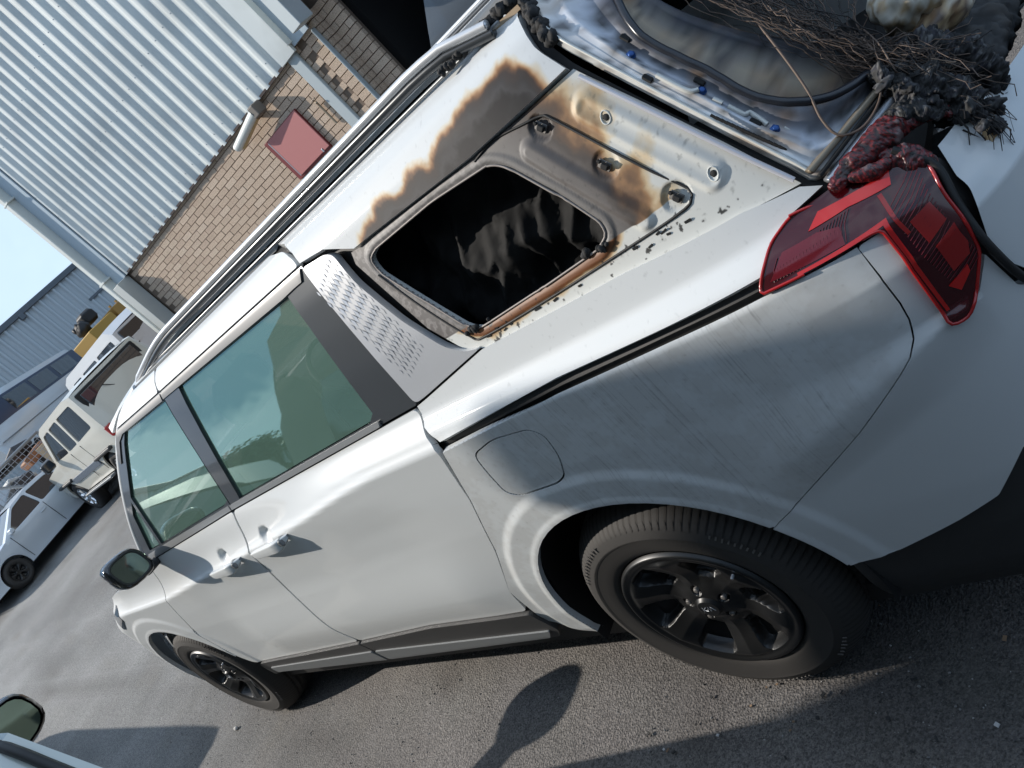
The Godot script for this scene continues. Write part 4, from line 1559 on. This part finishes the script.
	mb.box(Vector3(-6.40, 6.0, -5.90), Vector3(.34, 6.28, .05), .006)
	put("end_flashing", mb, clad, b)
	mb = MB.new()
	mb.box(Vector3(-6.04, 6.0, -5.93), Vector3(.36, 6.2, .03), .004)
	put("channel_back", mb, blue, b)
	mb = MB.new()
	mb.box(Vector3(-5.76, 6.0, -5.80), Vector3(.20, 6.1, .28), .012)
	mb.box(Vector3(-6.20, 6.0, -5.87), Vector3(.03, 6.1, .10), .004)
	put("door_guide_cover", mb, clad, b)
	mb = MB.new()
	mb.box(Vector3(-5.45, 3.2, -6.1), Vector3(.36, .22, .10), .01)
	put("red_beam", mb, mat(Color(.22, .02, .02), .5), b)
	# dark doorway with its room
	mb = MB.new()
	mb.box(Vector3(-1.0, 6.4, -6.3), Vector3(9.0, 6.0, .2))
	mb.box(Vector3(-1.0, 3.5, -10.4), Vector3(9.0, .2, 8.0))
	mb.box(Vector3(-1.0, 1.7, -14.4), Vector3(9.0, 3.8, .2))
	mb.box(Vector3(-5.58, 2.4, -10.43), Vector3(.16, 5.0, 8.1))
	mb.box(Vector3(3.6, 4.6, -10.4), Vector3(.2, 9.2, 8.0))
	put("doorway_lining", mb, mat(g(.004), .95), b)
	mb = MB.new()
	mb.box(Vector3(-4.9, 9.25, -10.5), Vector3(17.2, .12, 9.6))
	put("roof_sheet", mb, clad, b)
	# things fixed to the wall
	var box := thing("meter_box", "dull red metal meter box with a lid lip, fixed to the brick wall", "meter box", Vector3(-7.47, 2.155, BZ))
	mb = MB.new()
	mb.box(Vector3(-.02, 0, .020), Vector3(.90, .64, .04), .006)
	put("case", mb, mat(Color(.17, .022, .022), .5), box)
	mb = MB.new()
	mb.box(Vector3(.045, .01, .052), Vector3(.80, .60, .020), .008)
	put("lid", mb, mat(Color(.44, .165, .155), .5), box)
	mb = MB.new()
	mb.box(Vector3(-.372, .0, .047), Vector3(.02, .58, .012), .004)
	mb.box(Vector3(.30, -.27, .064), Vector3(.03, .05, .01), .003)
	put("latch", mb, M.steel, box)
	var lt := thing("flood_light", "off white tubular flood light under the corrugated cladding", "light fitting", Vector3(-7.72, 2.74, BZ))
	mb = MB.new()
	mb.tube([Vector3(-.42, -.05, .22), Vector3(.30, .06, .20)], .062, 12)
	put("shade", mb, cream, lt)
	mb = MB.new()
	mb.tube([Vector3(-.36, -.10, .19), Vector3(.24, .0, .17)], .035, 10)
	put("tube", mb, mat(Color(.50, .33, .15), .5), lt)
	mb = MB.new()
	mb.box(Vector3(.12, .03, .10), Vector3(.10, .07, .2), .01)
	mb.box(Vector3(.34, .06, .16), Vector3(.14, .16, .18), .02)
	put("bracket", mb, mat(Color(.16, .14, .12), .7), lt)
	var tap := thing("wall_tap", "small weathered tap and pipe on the brick wall beside the downpipe", "tap", Vector3(-6.66, 2.28, BZ))
	mb = MB.new()
	mb.tube([Vector3(0, -.3, .04), Vector3(0, 0, .04), Vector3(.03, .05, .07), Vector3(.07, .03, .11)], .016, 8)
	put("pipe", mb, mat(Color(.35, .28, .2), .5, .4), tap)
	mb = MB.new()
	mb.box(Vector3(.03, .09, .08), Vector3(.09, .015, .03), .005)
	put("handle", mb, mat(Color(.3, .25, .2), .5, .4), tap)

func build_far_shed() -> void:
	var b := thing("grey_shed", "long grey ribbed metal shed at the back of the yard", "building", Vector3(-42, 0, 0))
	var m := mat(Color(.46, .50, .515), .5, .2)
	var mb := MB.new()
	var rows := []
	for r in 2:
		var row := []
		for k in 1801:
			var z := lerpf(24.0, -46.0, k / 1800.0)
			var f := fposmod(z / .46, 1.0)
			row.append(Vector3(.13 * (sst(.0, .12, f) - sst(.38, .5, f)), 0.4 if r == 0 else 7.05, z))
		rows.append(row)
	mb.grid(rows)
	put("ribbed_wall", mb, m, b)
	mb = MB.new()
	mb.box(Vector3(.10, 7.1, -11), Vector3(.26, .28, 70.2), .03)
	put("eave_gutter", mb, mat(Color(.10, .115, .13), .5), b)
	mb = MB.new()
	mb.box(Vector3(.16, 6.9, -16.6), Vector3(.25, .30, .3), .04)
	mb.box(Vector3(.10, 5.4, -20.0), Vector3(.1, .14, .9), .02)
	put("gutter_outlet", mb, mat(Color(.10, .115, .13), .5), b)
	mb = MB.new()
	mb.box(Vector3(-6.2, 3.5, -11), Vector3(12, 7.0, 69.9))
	put("shed_body", mb, m, b)

# ---------- other vehicles ----------
# top: the outline from nose to tail over the roof as x, y, kind (0 body, 1 glass) of the stretch that follows
func vehicle(called: String, label: String, category: String, at: Vector3, turn: float, d: Dictionary, group := "") -> Node3D:
	var root := thing(called, label, category, at, turn, group)
	var W: float = d.w
	var belt: float = d.belt
	var lean: float = d.get("lean", .28)
	var half: float = d.half
	var wf := func(x, y):
		var w: float = W - .05 * sst(.75, .3, y) - maxf(0.0, y - belt) * lean
		return w * (1.0 - .10 * pow(clampf(absf(x) / half, 0, 1), 7))
	var side := PackedVector2Array()
	for q in d.top:
		side.append(Vector2(q[0], q[1]))
	side.append(Vector2(d.top[-1][0] - .05, d.sill))
	side.append(Vector2(d.top[0][0] + .05, d.sill))
	var r: float = d.r
	for wx in d.wheels:
		var cut := Geometry2D.clip_polygons(side, circle(wx, r, r * 1.16, 28))
		var best := side
		var area := 0.0
		for c in cut:
			if absf(area_of(c)) > area:
				area = absf(area_of(c))
				best = c
		side = best
	var holes := []
	for wn in d.windows:
		holes.append(rounded(poly(wn), .06))
	var body := MB.new()
	for s in [1.0, -1.0]:
		var f := func(x, y): return Vector3(x, y, s * wf.call(x, y))
		panel(side, holes, .10, f, .03, Rect2(), null, body)
		for hnum in holes.size():
			var gl := MB.new()
			var f2 := func(x, y): return Vector3(x, y, s * (wf.call(x, y) - .02))
			panel(holes[hnum], [], .15, f2, 0.0, Rect2(), null, gl)
			put("window", gl, d.get("glass", M.dark_glass), root)
	var glass := MB.new()
	for k in d.top.size() - 1:
		var a: Array = d.top[k]
		var b: Array = d.top[k + 1]
		var rows := []
		for j in 7:
			var u := j / 6.0
			var x := lerpf(a[0], b[0], u)
			var y := lerpf(a[1], b[1], u)
			var row := []
			for i in 13:
				var c := lerpf(-1, 1, i / 12.0)
				var bow: float = 1.0 - pow(absf(c), 3.0)
				row.append(Vector3(x + (-.05 if x < 0 else .05) * bow * (1.0 if absf(b[1] - a[1]) > .2 else .0), y + .03 * bow * (1.0 if absf(b[1] - a[1]) < .4 else .0), c * wf.call(x, y)))
			rows.append(row)
		if a[2] == 1:
			var inner := []
			for j in [0, 1, 2, 3, 4, 5, 6]:
				inner.append(rows[j].slice(1, 12))
			glass.grid(inner)
			for part in [rows.map(func(q): return q.slice(0, 2)), rows.map(func(q): return q.slice(11, 13))]:
				body.grid(part)
		else:
			body.grid(rows)
	var bd := put("body", body, d.paint, root)
	if glass.v.size():
		put("windscreen", glass, d.get("glass", M.dark_glass), root)
	var under := MB.new()
	under.box(Vector3(0, d.sill + .08, 0), Vector3(half * 1.8, .2, W * 1.75))
	put("underbody", under, M.black, root)
	for wx in d.wheels:
		for s in [1.0, -1.0]:
			var wl := piece("wheel", root)
			wl.position = Vector3(wx, r, s * (W - .10))
			var ty := MB.new()
			ty.lathe([Vector2(r * .58, .04), Vector2(r * .72, .075), Vector2(r * .88, .07), Vector2(r * .97, .03), Vector2(r, -.02), Vector2(r, -.14), Vector2(r * .9, -.18), Vector2(r * .5, -.18)].map(func(p): return Vector2(p.x, p.y)), 32, Vector3.ZERO, Basis(Vector3.UP, 0.0 if s > 0 else PI))
			put("tyre", ty, M.rubber, wl)
			var rows := []
			for i in 14:
				var rad: float = r * lerpf(.02, .60, i / 13.0)
				var row := []
				for k in 61:
					var a := TAU * k / 60
					var m := sst(.25, .35, i / 13.0) * (1.0 - sst(.82, .9, i / 13.0)) * sst(-.2, .3, cos(a * d.get("spokes", 6)))
					row.append(Vector3(rad * cos(a), rad * sin(a), (.045 - .05 * m + .02 * i / 13.0)))
				rows.append(row)
			var rm := MB.new()
			rm.grid(rows, [], -1.0)
			var ro := put("rim", rm, d.get("rim", M.silver), wl)
			ro.rotation.y = 0.0 if s > 0 else PI
	for e in d.get("extras", []):
		# name, material, centre, size, bevel
		var sides := [1.0, -1.0] if e.size() > 5 else [1.0]
		for s in sides:
			var mb := MB.new()
			mb.box(Vector3(e[2].x, e[2].y, e[2].z * s), e[3], e[4])
			put(e[0], mb, e[1], root)
	return root

func car_seams(root: Node3D, d: Dictionary, xs: Array, y0: float, y1: float) -> void:
	for s in [1.0, -1.0]:
		for x in xs:
			var mb := MB.new()
			mb.box(Vector3(x, (y0 + y1) / 2, s * (d.w + .000)), Vector3(.012, y1 - y0, .006))
			put("door_seam", mb, M.black, root)

func build_vehicles() -> void:
	var white := mat(Color(.66, .63, .54), .35, 0, .6)
	var cold := mat(Color(.60, .65, .69), .35, .0, .7)
	var clean := mat(Color(.74, .75, .74), .35, 0, .6)
	var grey := mat(Color(.16, .18, .21), .35, .3, .5)
	var red := mat(Color(.45, .02, .02), .2, 0, 1)
	# white four-wheel drive with its tail to the camera
	var fw := {
		"w": .86, "belt": 1.12, "lean": .16, "half": 2.08, "r": .37, "wheels": [-1.30, 1.28], "sill": .46, "paint": white, "spokes": 8, "rim": M.chrome,
		"top": [[-2.02, .50, 0], [-2.08, .92, 0], [-1.98, 1.06, 0], [-.80, 1.16, 1], [-.28, 1.74, 0], [-.05, 1.80, 0], [1.6, 1.82, 0], [1.92, 1.78, 0], [2.04, 1.10, 0], [2.06, .50, 0]],
		"windows": [[-.62, 1.20, -.20, 1.66, .18, 1.68, .22, 1.18], [.28, 1.18, .26, 1.68, .80, 1.70, .84, 1.19], [.92, 1.19, .90, 1.70, 1.72, 1.70, 1.78, 1.22]],
		"extras": [
			["tail_window", M.dark_glass, Vector3(1.985, 1.44, 0), Vector3(.05, .50, 1.22), .02], ["tail_window_frame", M.black, Vector3(1.968, 1.44, 0), Vector3(.05, .58, 1.34), .02],
			["rear_bumper", M.plastic, Vector3(2.12, .56, 0), Vector3(.16, .2, 1.66), .04], ["tail_light", red, Vector3(2.055, .98, .74), Vector3(.05, .20, .15), .02, 2],
			["arch_flare", M.plastic, Vector3(-1.30, .80, .87), Vector3(.92, .07, .10), .03, 2], ["arch_flare", M.plastic, Vector3(1.28, .80, .87), Vector3(.92, .07, .10), .03, 2],
			["side_moulding", grey, Vector3(0.0, .74, .868), Vector3(1.7, .12, .03), .01, 2], ["side_step", M.satin, Vector3(0, .42, .90), Vector3(1.7, .05, .14), .02, 2],
			["door_mirror", M.gloss_black, Vector3(-.62, 1.26, 1.0), Vector3(.12, .20, .24), .04, 2], ["bull_bar", M.chrome, Vector3(-2.18, .78, 0), Vector3(.06, .08, 1.4), .03], ["headlight", M.dark_glass, Vector3(-2.07, .84, .6), Vector3(.06, .2, .3), .03, 2],
			["window_sticker", clean, Vector3(2.012, 1.24, .22), Vector3(.006, .05, .42), 0.0],
		]}
	var o := vehicle("white_wagon", "cream white four wheel drive wagon, its tail to us, beside the silver car", "car", Vector3(-15.33, gy(-15.33), -4.485), -.021, fw)
	o.scale = Vector3.ONE * 1.047
	car_seams(o, fw, [.24, .86], .55, 1.14)
	var wp := MB.new()
	wp.tube([Vector3(2.025, 1.20, -.1), Vector3(2.03, 1.55, .25)], .008, 5)
	put("rear_wiper", wp, M.black, o)
	# silver blue saloon seen broadside
	var sal := {
		"w": .86, "belt": .93, "lean": .42, "half": 2.3, "r": .32, "wheels": [-1.36, 1.30], "sill": .24, "paint": cold, "spokes": 5, "rim": M.rim,
		"top": [[-2.20, .32, 0], [-2.27, .60, 0], [-2.12, .74, 0], [-1.05, .93, 1], [-.28, 1.36, 0], [.25, 1.42, 0], [.85, 1.37, 1], [1.62, 1.03, 0], [2.15, .98, 0], [2.25, .66, 0], [2.2, .32, 0]],
		"windows": [[-.86, .95, -.30, 1.31, .12, 1.355, .14, .96], [.20, .96, .18, 1.355, .78, 1.31, 1.2, 1.02, 1.15, .97]],
		"extras": [["headlight", M.chrome, Vector3(-2.12, .64, .62), Vector3(.2, .13, .3), .05, 2], ["tail_light", red, Vector3(2.18, .82, .62), Vector3(.1, .14, .3), .03, 2], ["door_handle", cold, Vector3(.02, .80, .865), Vector3(.16, .03, .03), .01, 2], ["door_handle", cold, Vector3(.98, .81, .865), Vector3(.16, .03, .03), .01, 2], ["door_mirror", cold, Vector3(-.82, 1.0, .96), Vector3(.11, .13, .2), .04, 2]]}
	o = vehicle("silver_car", "silver blue saloon car, side on, at the left edge of the yard", "car", Vector3(-18.1, gy(-18.1) - .06, -3.0), 1.749, sal)
	o.scale = Vector3.ONE * .89
	car_seams(o, sal, [-.90, .16], .30, .93)
	# minibus, tail to the right, far along the shed
	var bus := {
		"w": 1.1, "belt": 1.50, "lean": .10, "half": 6.2, "r": .42, "wheels": [-4.2, 4.35], "sill": .82, "paint": clean,
		"top": [[-6.0, .9, 0], [-6.1, 1.4, 1], [-5.8, 2.35, 0], [-5.3, 2.48, 0], [5.7, 2.46, 0], [6.05, 2.3, 0], [6.1, .9, 0]],
		"windows": [[-5.3, 1.72, -5.3, 2.28, -3.2, 2.28, -3.2, 1.72], [-3.05, 1.72, -3.05, 2.28, -.6, 2.28, -.6, 1.72], [-.45, 1.72, -.45, 2.28, 2.2, 2.28, 2.2, 1.72], [2.35, 1.72, 2.35, 2.28, 4.9, 2.28, 4.9, 1.72]],
		"extras": [["window_band", mat(Color(.02, .03, .07), .3), Vector3(.2, 2.0, 1.055), Vector3(11.2, .62, .05), .01, 2], ["pane", M.dark_glass, Vector3(-2.0, 2.0, 1.082), Vector3(2.3, .46, .012), .004, 2], ["pane", M.dark_glass, Vector3(.6, 2.0, 1.082), Vector3(2.3, .46, .012), .004, 2], ["pane", M.dark_glass, Vector3(3.5, 2.0, 1.082), Vector3(2.6, .46, .012), .004, 2], ["skirt_rail", M.satin, Vector3(0, 1.30, 1.105), Vector3(11.6, .03, .02), .005, 2], ["tail_light", red, Vector3(6.11, 1.3, .85), Vector3(.04, .3, .14), .01, 2]]}
	o = vehicle("white_bus", "long white bus with a dark window band, parked before the grey shed", "bus", Vector3(-30.0, gy(-30.0), -8.75), 2.495, bus)
	o.scale = Vector3.ONE * 1.12
	# white van whose rear window shows above the burnt van's roof rail
	var vn := {
		"w": .86, "belt": 1.25, "lean": .12, "half": 2.3, "r": .34, "wheels": [-1.4, 1.4], "sill": .4, "paint": clean,
		"top": [[-2.2, .5, 0], [-2.28, 1.0, 1], [-1.7, 1.75, 0], [-1.3, 1.84, 0], [1.9, 1.84, 0], [2.18, 1.68, 0], [2.25, .5, 0]],
		"windows": [[-1.5, 1.25, -1.3, 1.62, -.6, 1.62, -.6, 1.25], [-.4, 1.25, -.4, 1.62, .7, 1.62, .7, 1.25], [.85, 1.25, .85, 1.62, 1.95, 1.62, 1.98, 1.25]],
		"extras": [["rear_window", M.dark_glass, Vector3(2.215, 1.36, 0), Vector3(.06, .56, 1.36), .05], ["blue_sunshade", mat(Color(.09, .20, .31), .35), Vector3(2.235, 1.42, -.33), Vector3(.05, .54, .62), .04], ["paper_notice", clean, Vector3(2.25, 1.30, .42), Vector3(.006, .16, .26), .0], ["tail_light", red, Vector3(2.24, .95, .74), Vector3(.06, .3, .1), .02, 2]]}
	vehicle("white_van", "white van beyond the wagon, blue shade in its rear window", "van", Vector3(-20.2, gy(-20.2), -8.145), -.038, vn).scale = Vector3.ONE * 1.11
	# dark car in the shaded doorway
	var dk := vn.duplicate()
	dk.paint = mat(Color(.13, .145, .16), .35, .1, .6)
	vehicle("doorway_truck", "grey van standing in the dark workshop doorway", "van", Vector3(-2.2, 0, -8.3), .30, dk).scale = Vector3.ONE * 1.52
	# parked beside the van, mostly outside the picture: their shadows and a mirror reach in
	var near := sal.duplicate()
	near.paint = mat(Color(.50, .54, .50), .3, .0, .8)
	near.extras = sal.extras.duplicate()
	near.lean = .04
	near.top = [[-2.20, .32, 0], [-2.27, .60, 0], [-2.12, .74, 0], [-1.05, .93, 1], [-.28, 1.36, 0], [.25, 1.42, 0], [.82, 1.43, 1], [1.30, 1.18, 0], [1.62, .98, 0], [1.75, .66, 0], [1.7, .32, 0]]
	near.windows = [[-.86, .95, -.30, 1.31, .12, 1.355, .14, .96], [.20, .96, .18, 1.355, .78, 1.34, 1.1, 1.12, 1.1, .97]]
	near.extras.pop_back()
	o = vehicle("parked_car", "pale green car at the picture's corner, its roof edge and door mirror showing", "car", Vector3(-1.55, 0, 2.725), 0.0, near)
	var rows := []
	var C := Vector3(-1.10, 1.15, -1.045)
	for q in [[.05, .9], [.04, .98], [.0, 1.0], [-.05, .85], [-.09, .55], [-.10, .1]]:
		var row := []
		for k in 21:
			var a := TAU * k / 20
			row.append(C + Vector3(q[0], signf(sin(a)) * pow(absf(sin(a)), .7) * .105 * q[1], signf(cos(a)) * pow(absf(cos(a)), .7) * .138 * q[1]))
		rows.append(row)
	var mh := MB.new()
	mh.grid(rows)
	var mir := put("door_mirror", mh, M.gloss_black, o)
	var fan := []
	for k in 21:
		var a := TAU * k / 20
		fan.append(C + Vector3(.052, signf(sin(a)) * pow(absf(sin(a)), .7) * .086, signf(cos(a)) * pow(absf(cos(a)), .7) * .116))
	var mg := MB.new()
	for k in 20:
		var nn := Vector3(.98, .05, -.15).normalized()
		var q3 := [mg.vert(C + Vector3(.053, 0, 0), nn), mg.vert(fan[k], nn), mg.vert(fan[k + 1], nn)]
		mg.tri(q3[0], q3[1], q3[2])
	put("mirror_glass", mg, M.mirror, mir)
	var am := MB.new()
	am.tube([C + Vector3(.0, -.05, .08), C + Vector3(.05, -.16, .15), C + Vector3(.07, -.26, .20)], .05, 8)
	put("mirror_arm", am, M.plastic, mir)
	var gut := MB.new()
	gut.tube(resample([Vector3(-1.0, .965, -.86), Vector3(-.30, 1.365, -.845), Vector3(.25, 1.42, -.843), Vector3(.80, 1.432, -.843), Vector3(1.02, 1.33, -.846), Vector3(1.30, 1.185, -.85), Vector3(1.6, 1.0, -.855)], 40), .012, 6)
	put("roof_gutter", gut, M.black, o)
	var bk := vn.duplicate()
	bk.paint = mat(Color(.30, .32, .34), .35, 0, .6)
	bk.extras = [["door_mirror", M.gloss_black, Vector3(-1.5, 1.2, 1.0), Vector3(.14, .26, .28), .05, 2], ["tail_light", red, Vector3(2.24, .95, .74), Vector3(.06, .3, .1), .02, 2]]
	vehicle("parked_van", "grey van parked ahead of the pale green car, outside the picture", "van", Vector3(-8.5, gy(-8.5), 3.0), 0.0, bk)

func build_props() -> void:
	var st := mat(Color(.36, .20, .045), .7)
	var b := thing("mustard_skip", "mustard yellow steel skip with black machinery on top, behind the bus", "skip", Vector3(-29.5, gy(-29.5), -13.3), .15)
	b.scale = Vector3.ONE * 1.25
	var mb := MB.new()
	mb.box(Vector3(0, 1.55, -.6), Vector3(1.3, .62, 1.5), .03)
	put("bin", mb, st, b)
	mb = MB.new()
	mb.box(Vector3(.05, 1.45, .75), Vector3(1.25, .7, 1.0), .03)
	put("front_bin", mb, mat(Color(.42, .25, .05), .7), b)
	mb = MB.new()
	for k in 6:
		mb.box(Vector3(.65, 1.9, -1.25 + k * .28), Vector3(.06, .07, .05))
	put("lugs", mb, st, b)
	mb = MB.new()
	mb.box(Vector3(0, .7, 0), Vector3(1.3, .9, 2.4), .05)
	put("base", mb, M.plastic, b)
	mb = MB.new()
	mb.box(Vector3(-.2, 2.15, .35), Vector3(.5, .4, .5), .1)
	mb.tube([Vector3(-.2, 2.2, .35), Vector3(-.25, 2.1, .95)], .09, 8)
	mb.lump(Vector3(-.1, 2.0, .8), Vector3(.3, .22, .2), soot, .3, 8)
	put("engine", mb, M.black, b)
	var c := thing("cardboard_carton", "brown cardboard cartons stacked beyond the white wagon's bonnet", "carton", Vector3(-19.0, gy(-19) + .9, -5.25), .3)
	mb = MB.new()
	mb.box(Vector3(0, .35, 0), Vector3(.9, .42, 1.1), .01)
	put("carton", mb, mat(Color(.34, .26, .17), .85), c)
	mb = MB.new()
	mb.box(Vector3(.1, -.15, .1), Vector3(.8, .55, .9), .01)
	put("carton", mb, mat(Color(.28, .21, .14), .85), c)
	mb = MB.new()
	mb.box(Vector3(0, -.65, 0), Vector3(1.0, .5, 1.2), .01)
	put("pallet_base", mb, mat(Color(.12, .09, .06), .9), c)
	var f := thing("mesh_gate", "grey steel mesh gate leaning behind the silver car", "gate", Vector3(-18.6, gy(-18.6), -3.9), .2)
	for q in [[Vector3(0, .1, -.9), Vector3(0, 1.75, -.9)], [Vector3(0, .1, .9), Vector3(0, 1.75, .9)], [Vector3(0, 1.75, -.9), Vector3(0, 1.75, .9)], [Vector3(0, .1, -.9), Vector3(0, .1, .9)], [Vector3(0, .1, -.9), Vector3(0, 1.75, .9)]]:
		mb = MB.new()
		mb.tube([q[0], q[1]], .035, 8)
		put("rail", mb, M.satin, f)
	mb = MB.new()
	for k in 16:
		var z := lerpf(-.9, .9, k / 15.0)
		mb.tube([Vector3(.01, .1, z), Vector3(.01, 1.75, z)], .006, 4)
		mb.tube([Vector3(.01, .1 + k * .11, -.9), Vector3(.01, .1 + k * .11, .9)], .006, 4)
	put("wire_mesh", mb, M.steel, f)
	var s := thing("scrap_pile", "dark heap of scrap car panels behind the mesh gate", "scrap heap", Vector3(-20.4, gy(-20), -4.3))
	var cols := [mat(Color(.05, .05, .055), .6), mat(Color(.28, .12, .05), .7), mat(Color(.25, .28, .3), .4, .3), mat(Color(.45, .45, .43), .5)]
	for k in 16:
		mb = MB.new()
		mb.box(Vector3(rng.randf_range(-.6, .6), rng.randf_range(.2, 1.7), rng.randf_range(-1.2, 1.4)), Vector3(rng.randf_range(.3, .9), rng.randf_range(.1, .4), rng.randf_range(.4, 1.0)), .04, Basis.from_euler(Vector3(rng.randf_range(-.5, .5), rng.randf() * 3, rng.randf_range(-.4, .4))))
		put("scrap_panel", mb, cols[k % 4], s)
	for q in [[Vector3(-22, 0, 17), 6.2, "tall dark gum tree by the drive, outside the picture"], [Vector3(-29, 0, 21), 7.5, "broad green tree behind the tall gum, outside the picture"], [Vector3(-38, 0, 19), 6.8, "small rounded tree farthest along the drive, outside the picture"]]:
		var tr := thing("yard_tree", q[2], "tree", Vector3(q[0].x, gy(q[0].x), q[0].z), 0, "trees beyond the drive")
		var h: float = q[1]
		mb = MB.new()
		mb.tube([Vector3.ZERO, Vector3(.1, h * .3, 0), Vector3(-.05, h * .6, .1)], .16, 8, .5)
		for k in 6:
			mb.tube([Vector3(0, h * (.3 + k * .05), 0), Vector3(cos(k * 2.1) * 1.2, h * (.5 + k * .05), sin(k * 2.1) * 1.2)], .06, 6, .4)
		put("trunk", mb, mat(Color(.10, .08, .06), .9), tr)
		mb = MB.new()
		for k in 2600:
			var d := Vector3(rng.randfn(), rng.randfn() * .8, rng.randfn())
			d = d.normalized() * pow(rng.randf(), .4)
			var p := Vector3(0, h * .66, 0) + d * Vector3(2.3, h * .34, 2.3) * (.75 + .25 * sin(d.x * 5 + d.y * 4))
			var e2 := Basis.from_euler(Vector3(rng.randf() * 6, rng.randf() * 6, rng.randf() * 6))
			var l := rng.randf_range(.12, .24)
			mb.quad(p + e2 * Vector3(-l, 0, 0), p + e2 * Vector3(0, l * .5, 0), p + e2 * Vector3(l, 0, 0), p + e2 * Vector3(0, -l * .5, 0))
		put("crown", mb, mat(Color(.05, .085, .035), .7), tr)
	# the warehouse across the drive, behind the camera: its edge throws the shade on the van's rear
	var w := thing("drive_warehouse", "rendered warehouse on the near side of the drive", "building", Vector3(0, 0, 0))
	mb = MB.new()
	var e := Vector3(0, 0, 9.0)
	var wc := [Vector3(WX + .22, 0, WZ), Vector3(WX + .22, WH - .10, WZ), Vector3(9, WH - 2.75, WZ), Vector3(9, 0, WZ)]
	mb.quad(wc[0], wc[1], wc[2], wc[3], Vector3.FORWARD)
	mb.quad(wc[0] + e, wc[1] + e, wc[2] + e, wc[3] + e, Vector3.BACK)
	mb.quad(wc[0], wc[1], wc[1] + e, wc[0] + e, Vector3.LEFT)
	mb.quad(wc[2], wc[3], wc[3] + e, wc[2] + e, Vector3.RIGHT)
	put("wall", mb, mat(Color(.33, .32, .29), .9), w)
	mb = MB.new()
	mb.box(Vector3(1.35, 4.41, WZ + 4.5), Vector3(16.5, .34, 9.1), .02, Basis(Vector3.BACK, -.17))
	put("roof", mb, M.satin, w)
	mb = MB.new()
	for k in 4:
		mb.box(Vector3(WX + 2.0 + k * 4.0, 2.0, WZ - .01), Vector3(1.6, 1.2, .06), .01)
	put("window", mb, M.dark_glass, w)

const WX := -6.88
const WH := 5.72
const WZ := 3.95

func _ready() -> void:
	rng.seed = 7
	var cam := Camera3D.new()
	cam.name = "camera"
	cam.keep_aspect = Camera3D.KEEP_HEIGHT
	cam.fov = 48.6
	cam.near = .02
	cam.far = 600.0
	# built from the photographer's tilt: right and up axes of the held phone
	var cr := Vector3(0.62568764, -0.68420306, -0.37467474)
	var cu := Vector3(0.30191595, 0.65527551, -0.69243106)
	cam.transform = Transform3D(Basis(cr, cu, cr.cross(cu)), Vector3(1.38733, 1.750925, 2.047954))
	add_child(cam)
	cam.current = true
	var env := Environment.new()
	env.background_mode = Environment.BG_SKY
	env.tonemap_mode = Environment.TONE_MAPPER_LINEAR
	env.tonemap_exposure = 1.30
	env.sdfgi_enabled = true
	env.ssao_enabled = true
	env.ssil_enabled = true
	var sky := ProceduralSkyMaterial.new()
	sky.sky_top_color = Color(.54, .63, .74)
	sky.sky_horizon_color = Color(.34, .50, .65)
	sky.sky_curve = .4
	sky.ground_bottom_color = Color(.25, .25, .25)
	sky.ground_horizon_color = Color(.45, .47, .48)
	sky.sky_energy_multiplier = 1.15
	sky.sky_cover = noise_cloud()
	sky.sky_cover_modulate = Color(.95, .95, .93, .42)
	env.sky = Sky.new()
	env.sky.sky_material = sky
	var we := WorldEnvironment.new()
	we.name = "world_environment"
	we.environment = env
	add_child(we)
	var sun := DirectionalLight3D.new()
	sun.name = "sun"
	sun.light_energy = 1.22
	sun.light_color = Color(1.0, .97, .93)
	sun.light_angular_distance = .42
	sun.shadow_enabled = true
	add_child(sun)
	sun.look_at_from_position(Vector3(-1.4, 1.0, .62) * 20.0, Vector3.ZERO)
	make_profile()
	make_materials()
	M.burnt_lip = mat(Color(.28, .25, .23), .6, .3)
	M.steel_blue = mat(Color(.50, .51, .56), .4, .3)
	M.lining = mat(g(.010), .75)
	M.lining.metallic_specular = .3
	M.steel_tan = mat(Color(.27, .22, .16), .45, .5)
	M.bare_plain = mat(Color(.62, .62, .58), .45, .2)
	M.melt = tinted(Color.WHITE, .42, 0.0, .2)
	M.housing = tinted(Color.WHITE, .45)
	M.chrome_rail = mat(Color(.66, .67, .68), .30, .45)
	M.paint_tinted = tinted(Color.WHITE, .32, 0, .8)
	M.mirror = mat(Color(.13, .17, .14), .04, 1.0)
	M.rubber_light = mat(Color(.11, .10, .09), .55)
	build_ground()
	build_shed()
	build_far_shed()
	build_van()
	build_vehicles()
	build_props()

func noise_cloud() -> NoiseTexture2D:
	var n := noise(91, .0060, 5)
	n.domain_warp_enabled = true
	n.domain_warp_amplitude = 60.0
	n.domain_warp_frequency = .004
	var t := NoiseTexture2D.new()
	t.width = 2048
	t.height = 1024
	t.seamless = true
	t.noise = n
	var gr := Gradient.new()
	gr.offsets = PackedFloat32Array([0.0, .45, .60, 1.0])
	gr.colors = PackedColorArray([Color(1, 1, 1, 0), Color(1, 1, 1, .0), Color(1, 1, 1, .80), Color(1, 1, 1, 1)])
	t.color_ramp = gr
	return t
